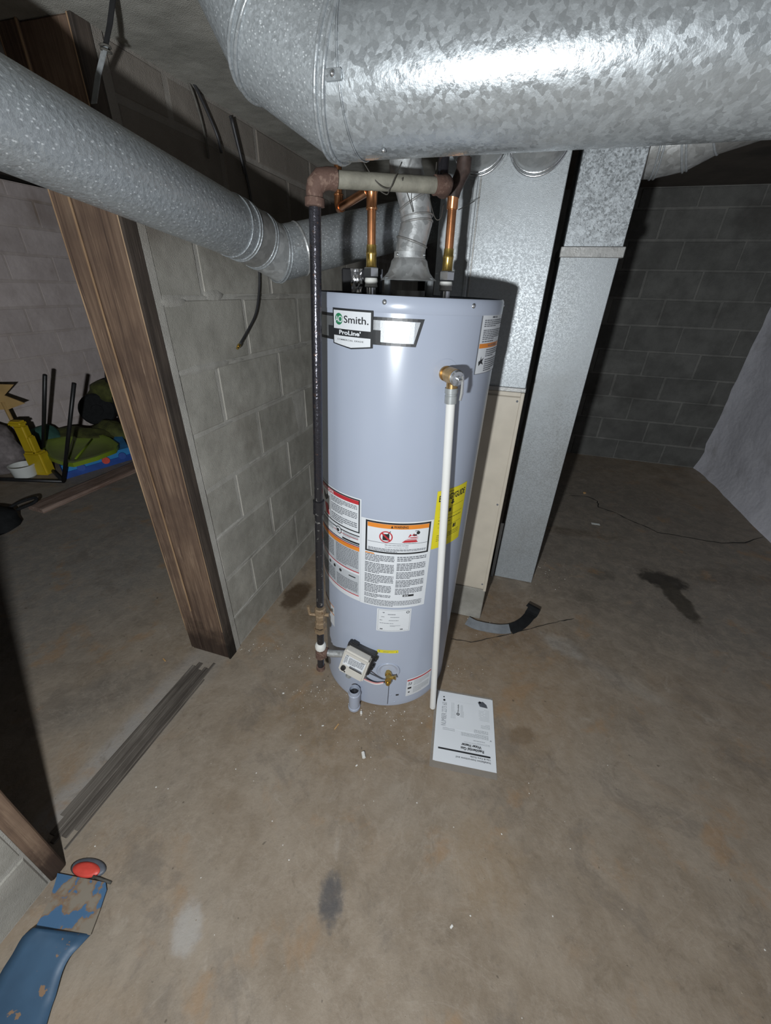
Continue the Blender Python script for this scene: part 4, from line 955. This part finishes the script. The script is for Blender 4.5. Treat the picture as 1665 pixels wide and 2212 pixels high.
# debris: each bit its own thing
def bit(nm, label, cat, px, py, shape, mat, rz=0., group=None):
    P = fl(px, py); o = mk(nm, *shape, mat, None, loc=(P.x, P.y, 0), rotz=rz, auto=35); tagp(o, label, cat, group); return o
def lying(r, l): return lathe([(r*.8, -l/2), (r, -l/2+.001), (r, l/2-.001), (r*.8, l/2)], 14, (0, 0, r), (0, 1, 0))
bit('plastic_plug', 'larger white plastic plug lying on the floor in front of the heater', 'plug', 785, 1633, lying(.0062, .021), 'paper_bit', .25)
bit('plastic_plug', 'small white plastic plug beside the foot of the air intake tube', 'plug', 780, 1541, lying(.0045, .011), 'paper_bit', .1)
bit('wood_splinter', 'long orange wood splinter on the floor below the gas control', 'splinter', 727, 1570, rbox(-.002, .002, -.013, .013, .0002, .003, .0008), 'splinter', -.55)
bit('wood_splinter', 'pale orange wood splinter on the floor beyond the doorway sill', 'splinter', 355, 1426, rbox(-.0025, .0025, -.011, .011, .0002, .003, .0008), 'splinter', .9)
bit('paper_scrap', 'tiny white paper scrap beside the orange splinter', 'scrap', 697, 1568, rbox(-.004, .004, -.002, .002, .0002, .0022, .0006), 'paper_bit', .2)
bit('paper_scrap', 'tiny white paper scrap beside the larger white plug', 'scrap', 770, 1654, rbox(-.004, .004, -.002, .002, .0002, .0022, .0006), 'paper_bit', .7)
bit('paper_scrap', 'small white scrap lying alone on the open brown floor', 'scrap', 975, 2002, rbox(-.0045, .0045, -.0025, .0025, .0002, .002, .0006), 'paper_bit', .7)
bit('paper_scrap', 'pale scrap on the floor beside the block wall foot', 'scrap', 612, 1498, rbox(-.004, .004, -.0025, .0025, .0002, .003, .0006), 'paper_bit', .2)
bit('floor_tag', 'small white printed tag lying on the grey floor by the crack', 'tag', 1286, 1132, rbox(-.028, .028, -.011, .011, .0002, .002, .0006), 'white_plastic', -.25)
bit('leaf_scrap', 'tiny yellow scrap beside the floor crack near the tag', 'scrap', 1262, 1066, rbox(-.010, .010, -.008, .008, .0002, .012, .003), 'splinter', .4)
P_ = fl(940, 1560)
def grit():
    V, F = [], []; r_ = random.Random(11)
    spots = [(700, 1500, .16, .06, 90), (860, 1545, .22, .05, 120), (640, 1420, .09, .06, 60), (560, 1400, .10, .05, 70), (1060, 1340, .12, .10, 90), (1180, 1240, .16, .12, 80), (800, 1600, .3, .18, 90), (1000, 1450, .12, .06, 50), (1200, 1800, .6, .4, 70), (500, 1800, .4, .3, 50), (180, 1820, .06, .2, 70)]
    for px, py, sx, sy, n in spots:
        c_ = fl(px, py)
        for _ in range(n):
            x, y = c_.x+r_.gauss(0, sx*.5), c_.y+r_.gauss(0, sy*.5); s_ = r_.uniform(.0009, .0028)
            if math.hypot(x-.019, y-1.225) < HR+.006: continue
            if (x*NU.x+y*NU.y) < WL+.01: continue
            if 1.53 < (x*NT.x+y*NT.y) < 2.3 and -.3 < (x*NU.x+y*NU.y) < .34: continue
            a = r_.uniform(0, 3); q = len(V)
            for k in range(4): V.append((x+s_*math.cos(a+k*1.57)*r_.uniform(.6, 1.3), y+s_*math.sin(a+k*1.57)*r_.uniform(.6, 1.3), 0.0))
            V.append((x, y, s_*r_.uniform(.6, 1.2))); F += [(q, q+1, q+4), (q+1, q+2, q+4), (q+2, q+3, q+4), (q+3, q, q+4)]
    h_ = len(F)//2
    o = mk('floor_grit', V, F, 'pebble'); o['kind'] = 'stuff'; tagp(o, 'brown and pale grit scattered over the concrete floor', 'grit')
    o.data.materials.append(MAT['paper_bit'])
    for i, p_ in enumerate(o.data.polygons): p_.material_index = 1 if (i//4) % 4 == 0 else 0
grit()
# curled rubber strip and flattened grey strip near the furnace foot
def ribbon(P, W, th=.0015):
    V, F = [], []; n = len(P)
    for i, (p_, w_) in enumerate(zip(P, W)):
        d = (P[min(i+1, n-1)]-P[max(i-1, 0)]).normalized(); nn = d.cross(w_).normalized()*th
        V += [p_-w_, p_+w_, p_+w_+nn, p_-w_+nn]
    for i in range(n-1):
        for k in range(4): F.append((4*i+k, 4*i+(k+1) % 4, 4*i+4+(k+1) % 4, 4*i+4+k))
    F += [(3, 2, 1, 0), tuple(4*(n-1)+k for k in range(4))]; return V, F
c1 = [fl(1008, 1344), fl(1025, 1353), fl(1050, 1359), fl(1078, 1363), fl(1100, 1362)]
c2 = [fl(1100, 1362), fl(1118, 1355), fl(1132, 1345), fl(1142, 1334)]
rs = thing('rubber_strip', 'curled black and grey flat strip lying on the floor beside the furnace', 'strip', fl(1100, 1362))
P1 = bez(c1, 5); W1 = []
for i in range(len(P1)):
    d = (P1[min(i+1, len(P1)-1)]-P1[max(i-1, 0)]).normalized(); W1.append((Vector((-d.y, d.x, 0))*.020+Vector((0, 0, .010))))
P1 = [p_+Vector((0, 0, .0115)) for p_ in P1]
wpart('grey_length', ribbon(P1, W1), 'strip_grey', rs)
P2 = [Vector(p_) for p_ in bez(c2, 6)]; e9 = P2[-1]; dl = (P2[-1]-P2[-2]).normalized()
prof = [(.0, .0), (.012, .004), (.022, .014), (.026, .030), (.018, .044), (.0, .050), (-.014, .046)]
sd = Vector((-dl.y, dl.x, 0))
P3 = [p_+Vector((0, 0, .0085)) for p_ in P2]+[e9+dl*(.02+a)+Vector((0, 0, .0095+b)) for a, b in prof]
W3 = []
for i in range(len(P3)):
    if i < len(P2):
        d = (P2[min(i+1, len(P2)-1)]-P2[max(i-1, 0)]).normalized(); W3.append(Vector((-d.y, d.x, 0))*.026+Vector((0, 0, .008*(1-i/len(P2)))))
    else: W3.append(sd*.030)
wpart('black_curl', ribbon(P3, W3, .0015), 'rubber_black', rs)
# bent blue sheet-metal strip, with the tan plate it came from
def lerp(a, b, f): return a+(b-a)*f
bs = thing('metal_strip', 'bent blue painted metal strip with rust patches beside the crumbling door post', 'strip', fl(130, 2000))
L_, R_ = [fl(112, 1908), fl(100, 1960), fl(78, 2006)], [fl(228, 1922), fl(214, 1975), fl(196, 2026)]
def skin(Ls, Rs, th, n=6):
    V, F = [], []
    m_ = n+1
    for s_ in (0, 1):
        for a, b in zip(Ls, Rs):
            for k in range(m_): V.append(lerp(a, b, k/n)-Vector((0, 0, th*s_)))
    r_ = len(Ls); t_ = r_*m_
    for i in range(r_-1):
        for k in range(n):
            a = i*m_+k; F.append((a, a+1, a+m_+1, a+m_)); F.append((t_+a, t_+a+m_, t_+a+m_+1, t_+a+1))
    rim = [k for k in range(m_)]+[i*m_+n for i in range(1, r_)]+[(r_-1)*m_+k for k in range(n-1, -1, -1)]+[i*m_ for i in range(r_-2, 0, -1)]
    for a, b in zip(rim, rim[1:]+rim[:1]): F.append((a, b, t_+b, t_+a))
    return V, F
zz = lambda L, h: [p_+Vector((0, 0, hh)) for p_, hh in zip(L, h)]
Lb = [fl(x, y, h) for x, y, h in ((124, 1886, .012), (118, 1910, .012), (104, 1950, .012), (76, 2004, .014))]
Rb = [fl(x, y, h) for x, y, h in ((228, 1906, .012), (230, 1922, .012), (214, 1970, .012), (195, 2020, .014))]
wpart('worn_plate', skin(Lb, Rb, .003), 'blue_worn', bs)
Lc = [fl(x, y, h) for x, y, h in ((72, 2004, .040), (48, 2024, .036), (26, 2062, .022), (5, 2095, .014), (-25, 2150, .010), (-60, 2215, .014), (-95, 2290, .02))]
Rc = [fl(x, y, h) for x, y, h in ((196, 2018, .012), (172, 2044, .024), (150, 2068, .024), (134, 2100, .018), (120, 2150, .012), (108, 2185, .010), (78, 2290, .012))]
wpart('blue_strip', skin([Vector(v) for v in bez(Lc, 3)], [Vector(v) for v in bez(Rc, 3)], .002), 'blue_strip', bs, True)
ro = fl(192, 1876)
rdg = thing('red_scraper', 'red and grey oval tool head with a thin brown rod, touching the blue metal strip', 'tool', ro, -.12)
mk('oval_head', *lathe([(.001, 0), (.036, .0005), (.040, .003), (.034, .007), (.015, .010), (.001, .0105)], 28), 'slate_grey', rdg, True)
mk('red_face', *lathe([(.031, .006), (.030, .0105), (.020, .0118), (.001, .012)], 24, (0, -.010, .0)), 'red_paint', rdg, True)
mk('rod', *tube([(.030, -.016, .010), (.085, -.020, .004)], .0035, 8), 'rope_wire', rdg, True)
for o_ in rdg.children:
    if o_.name.startswith(('oval', 'red')): o_.scale = (1.3, .55, 1)
# ================================================================== BEYOND THE DOORWAY
pk = [fl(58, 1104), fl(100, 1108), fl(305, 1016), fl(300, 1002)]
pd = ((pk[2]+pk[3])/2-(pk[0]+pk[1])/2); pa = math.atan2(pd.y, pd.x)-math.pi/2
p0 = (pk[0]+pk[1])/2
pl = bbox_obj('wood_plank', (-.075, .075, 0, pd.length+.5, .001, .036), 'wood_plank', None, .003, loc=(p0.x, p0.y, 0), rotz=pa)
tagp(pl, 'long reddish brown wooden plank lying on the dark floor', 'plank')
bg0 = fl(10, 1140)
bag = thing('black_bag', 'limp black bag with a strap loop lying beyond the doorway', 'bag', bg0)
def lump(cx, cy, cz, rx, ry, rz, seed, n=14, m_=9, flat_=True):
    from mathutils import noise as mn
    V, F = [], []
    for i in range(m_+1):
        ph = math.pi*i/m_
        for k in range(n):
            th = 2*math.pi*k/n; d = Vector((math.sin(ph)*math.cos(th), math.sin(ph)*math.sin(th), math.cos(ph)))
            f = 1+.28*mn.noise(d*2.1+Vector((seed, 0, 0))); z = cz+rz*d.z*f
            V.append((cx+rx*d.x*f, cy+ry*d.y*f, max(.002, z) if flat_ else z))
    for i in range(m_):
        for k in range(n): F.append((i*n+k, i*n+(k+1) % n, (i+1)*n+(k+1) % n, (i+1)*n+k))
    return V, F
mk('bag_body', *lump(-.14, -.02, .05, .26, .15, .09, 2), 'rubber_black', bag, True)
mk('strap_loop', *tube(bez([(-.03, .06, .08), (.02, .14, .11), (.09, .20, .12), (.10, .17, .10), (.03, .10, .08)], 5), .010, 8), 'rubber_black', bag, True)
# black metal table frame, legs up
fa, fb, fc, fd = fl(137, 1040, .02), fl(93, 996, .02), fl(-170, 1030, .02), fl(-150, 985, .02)
tf = thing('folding_stand', 'black tubular metal stand with two upright bars in front of the toys', 'stand', (fa.x, fa.y, 0))
ta, tb = fl(160, 828, .80), fl(97, 810, .80)
# uprights meet the heights at which a 0.8 m bar stands
wpart('upright', tube([fa, ta], .014, 10), 'black_metal', tf, True)
wpart('upright', tube([fb, tb], .014, 10), 'black_metal', tf, True)
wpart('base_rail', tube([fa, fc], .014, 10), 'black_metal', tf, True)
wpart('base_rail', tube([fb, fd], .014, 10), 'black_metal', tf, True)
wpart('cross_rail', tube([fa, fb], .014, 10), 'black_metal', tf, True)
wpart('upper_rail', tube([fl(90, 978, .10), fl(-150, 960, .10)], .012, 10), 'black_metal', tf, True)
wpart('brace', tube([fl(92, 985, .08), fl(-60, 1036, .03)], .009, 10), 'black_metal', tf, True)
# green tray lid
def traypts(z): return [fl(x, y, z) for x, y in ((92, 972), (105, 956), (150, 948), (215, 942), (240, 952), (258, 966), (250, 978), (210, 994), (160, 1008), (140, 1006), (110, 995))]
tp = traypts(.13); tcn = sum(tp, Vector())/len(tp)
gtb = thing('green_tray', 'lime green plastic tray lid lying across the toy pile', 'tray', (tcn.x, tcn.y, 0))
def trayvf():
    V, F = [], []; n = len(tp)
    for s_, z in ((.82, .150), (.88, .160), (1, .160), (1.0, .125), (.94, .125)):
        for p_ in tp: q = tcn+(p_-tcn)*s_; V.append((q.x, q.y, z))
    for i in range(4):
        for k in range(n): F.append((i*n+k, i*n+(k+1) % n, (i+1)*n+(k+1) % n, (i+1)*n+k))
    F.append(tuple(range(n))); F.append(tuple(4*n+k for k in range(n)))
    return V, F
wpart('tray_shell', trayvf(), 'lime_plastic', gtb, auto=40)
for a, b in ((3, 8), (2, 9)):
    q1 = tcn+(tp[a]-tcn)*.6; q2 = tcn+(tp[b]-tcn)*.7; q1.z = q2.z = .152; wpart('rib', tube([q1, q2], .008, 6), 'lime_plastic', gtb, True)
# blue play mat under it
mt_ = [fl(141, 1036), fl(288, 992), fl(270, 960), fl(120, 985)]
mcn = sum(mt_, Vector())/4
bm_ = thing('play_mat', 'folded blue foam play mat under the lime green tray', 'mat', (mcn.x, mcn.y, 0))
def prism(pts, z0, z1):
    n = len(pts); V = [(p_.x, p_.y, z0) for p_ in pts]+[(p_.x, p_.y, z1) for p_ in pts]
    return V, [tuple(range(n-1, -1, -1)), tuple(range(n, 2*n))]+[(k, (k+1) % n, n+(k+1) % n, n+k) for k in range(n)]
wpart('lower_fold', prism(mt_, .001, .055), 'blue_foam', bm_)
wpart('upper_fold', prism([mcn+(p_-mcn)*.97 for p_ in mt_], .055, .115), 'sky_foam', bm_)
for f_ in (.25, .6, .85):
    q = lerp(mt_[0], mt_[1], f_); wpart('print_patch', lathe([(.001, .0), (.030, .0), (.030, .012), (.001, .012)], 12, q+Vector((0, 0, .062)), (mt_[0]-mt_[3]).normalized()), 'blue_foam' if f_ != .6 else 'red_paint', bm_)
# olive tarp heap
h0 = onu(165, 915, -3.80); tar = thing('tarp_heap', 'crumpled olive and dark green tarp behind the lime green tray', 'tarp', (h0.x, h0.y, 0))
mk('olive_fold', *lump(.0, .0, .07, .36, .17, .13, 5, 22, 12), 'olive_cloth', tar, True)
mk('teal_fold', *lump(-.25, -.10, .10, .16, .12, .15, 8, 18, 10), 'teal_cloth', tar, True)
mk('dark_fold', *lump(.20, .16, .10, .20, .14, .13, 9, 18, 10), 'olive_cloth', tar, True)
# wheeled yard machine
m0 = onu(243, 880, -3.72); ym = thing('yard_tool', 'black and olive wheeled yard tool against the painted wall', 'yard tool', (m0.x, m0.y, 0))
mk('wheel', *lathe([(.05, -.035), (.14, -.035), (.155, -.02), (.155, .02), (.14, .035), (.05, .035)], 28, (-.16, .0, .30), (.5, -.8, .1)), 'rubber_black', ym, auto=30)
mk('wheel_hub', *lathe([(.05, -.045), (.06, 0), (.05, .045)], 20, (-.16, 0, .30), (.5, -.8, .1)), 'rubber_black', ym, auto=30)
mk('wheel', *lathe([(.05, -.035), (.14, -.035), (.155, -.02), (.155, .02), (.14, .035), (.05, .035)], 28, (.16, .1, .22), (.5, -.8, .1)), 'rubber_black', ym, auto=30)
mk('housing', *lump(-.10, .14, .44, .19, .13, .12, 3, 18, 10, False), 'olive_cloth', ym, True)
mk('engine_block', *rbox(.0, .28, .0, .25, .15, .45, .03), 'black_plastic', ym)
mk('reflector', *rbox(.13, .19, -.03, .0, .20, .38, .008), 'yellow_plastic', ym)
mk('handle_bar', *tube([(-.08, .1, .40), (-.02, .14, .72), (.0, .15, .86)], .022, 10), 'black_metal', ym, True)
mk('handle_bar', *tube([(.02, .12, .42), (.07, .15, .74), (.09, .15, .90)], .022, 10), 'black_metal', ym, True)
mk('grip', *merge(rbox(-.03, .13, .12, .19, .84, .90, .02)), 'rubber_black', ym)
mk('cable_loop', *tube(bez([(.08, .14, .8), (.17, .12, .72), (.18, .1, .56), (.12, .1, .45)], 6), .008, 8), 'rubber_black', ym, True)
# yellow toy, white tub, mottled bundle, arrow sign
y0 = onu(72, 968, -3.60); ty = thing('toy_figure', 'tall yellow plastic toy piece beside the white tub', 'toy', (y0.x, y0.y, 0))
mk('toy_base', *rbox(-.07, .07, -.05, .05, .001, .20, .015), 'yellow_plastic', ty, auto=35)
mk('toy_stem', *rbox(-.07, .01, -.03, .04, .19, .42, .015), 'yellow_plastic', ty, auto=35)
mk('toy_head', *rbox(-.095, .01, -.04, .04, .41, .45, .014), 'yellow_plastic', ty, auto=35)
mk('toy_rib', *rbox(.005, .035, -.035, .03, .18, .33, .01), 'yellow_plastic', ty, auto=35)
t0 = onu(42, 996, -3.66); tb_ = thing('plastic_tub', 'low white plastic tub behind the black metal stand', 'tub', (t0.x, t0.y, 0))
mk('tub_wall', *lathe([(.06, .001), (.075, .015), (.085, .10), (.09, .10), (.09, .11), (.08, .11), (.07, .025), (.001, .02)], 28), 'white_plastic', tb_, auto=40)
b0 = onu(-30, 945, -3.90); ml = thing('cloth_bundle', 'mottled grey and pink cloth bundle beside the white tub', 'bundle', (b0.x, b0.y, 0))
mk('bundle', *lump(-.05, .05, .18, .20, .17, .22, 12, 20, 12), 'mottled_grey', ml, True)
s0 = onu(40, 930, -3.85); sg = thing('cardboard_arrow', 'tan cardboard arrow on a thin stick leaning near the painted wall', 'sign', (s0.x, s0.y, 0))
at = onu(6, 868, -3.85)-Vector((s0.x, s0.y, 0))
mk('stick', *tube([(0, 0, 0), tuple(at)], .014, 8), 'card_tan', sg, True)
fx_ = Vector((.9, .35, 0)).normalized(); fz_ = Vector((0, 0, 1)); fy_ = fx_.cross(fz_)
ar = [(-.30, -.06), (.02, -.06), (.14, -.02), (.03, .05), (.12, .13), (-.02, .14), (-.30, .12)]
V = [at+fx_*x+fz_*z+fy_*s_ for s_ in (-.006, .006) for x, z in ar]; n_ = len(ar)
mk('arrow_board', V, [tuple(range(n_)), tuple(range(2*n_-1, n_-1, -1))]+[(k, (k+1) % n_, n_+(k+1) % n_, n_+k) for k in range(n_)], 'card_tan', sg)

for o_ in bpy.data.objects:
    if o_.name.split('.')[0] in ('fine_print', 'lettering', 'pictogram', 'panel_line', 'red_line', 'orange_band', 'control_print', 'handwriting', 'stamp_mark', 'logo_mark', 'logo_letters') and o_.parent: o_['kind'] = 'stuff'
# mortar squeezed out of the joints of the block wall
from mathutils import noise as _mn
_r = random.Random(21)
def smear(t, z, ln, h, th):
    V, F = [], []; n = 12
    for i in range(n+1):
        f = i/n; e = math.sin(math.pi*f)**.5*(.55+.6*abs(_mn.noise(Vector((t*9+f*5, z*7, 2)))))
        x = t-ln/2+ln*f; V += [(x, .001, z-h*e), (x, -th*e, z-h*.2*e), (x, -th*.8*e, z+h*.3*e), (x, .001, z+h*e)]
    for i in range(n):
        for k in range(3): F.append((4*i+k, 4*i+k+1, 4*i+5+k, 4*i+4+k))
    mk('mortar_smear', V, F, 'mortar_grey', wl1, True)
for k in range(1, 9):
    zj = k*BH-.0298
    for q in range(6): smear(1.05+_r.random()*1.15, zj+_r.uniform(-.004, .004), _r.uniform(.07, .22), _r.uniform(.007, .016), _r.uniform(.002, .005))
smear(1.05, 1.385, .12, .03, .010); smear(1.14, 1.19, .28, .022, .008); smear(1.24, 1.40, .10, .028, .009)
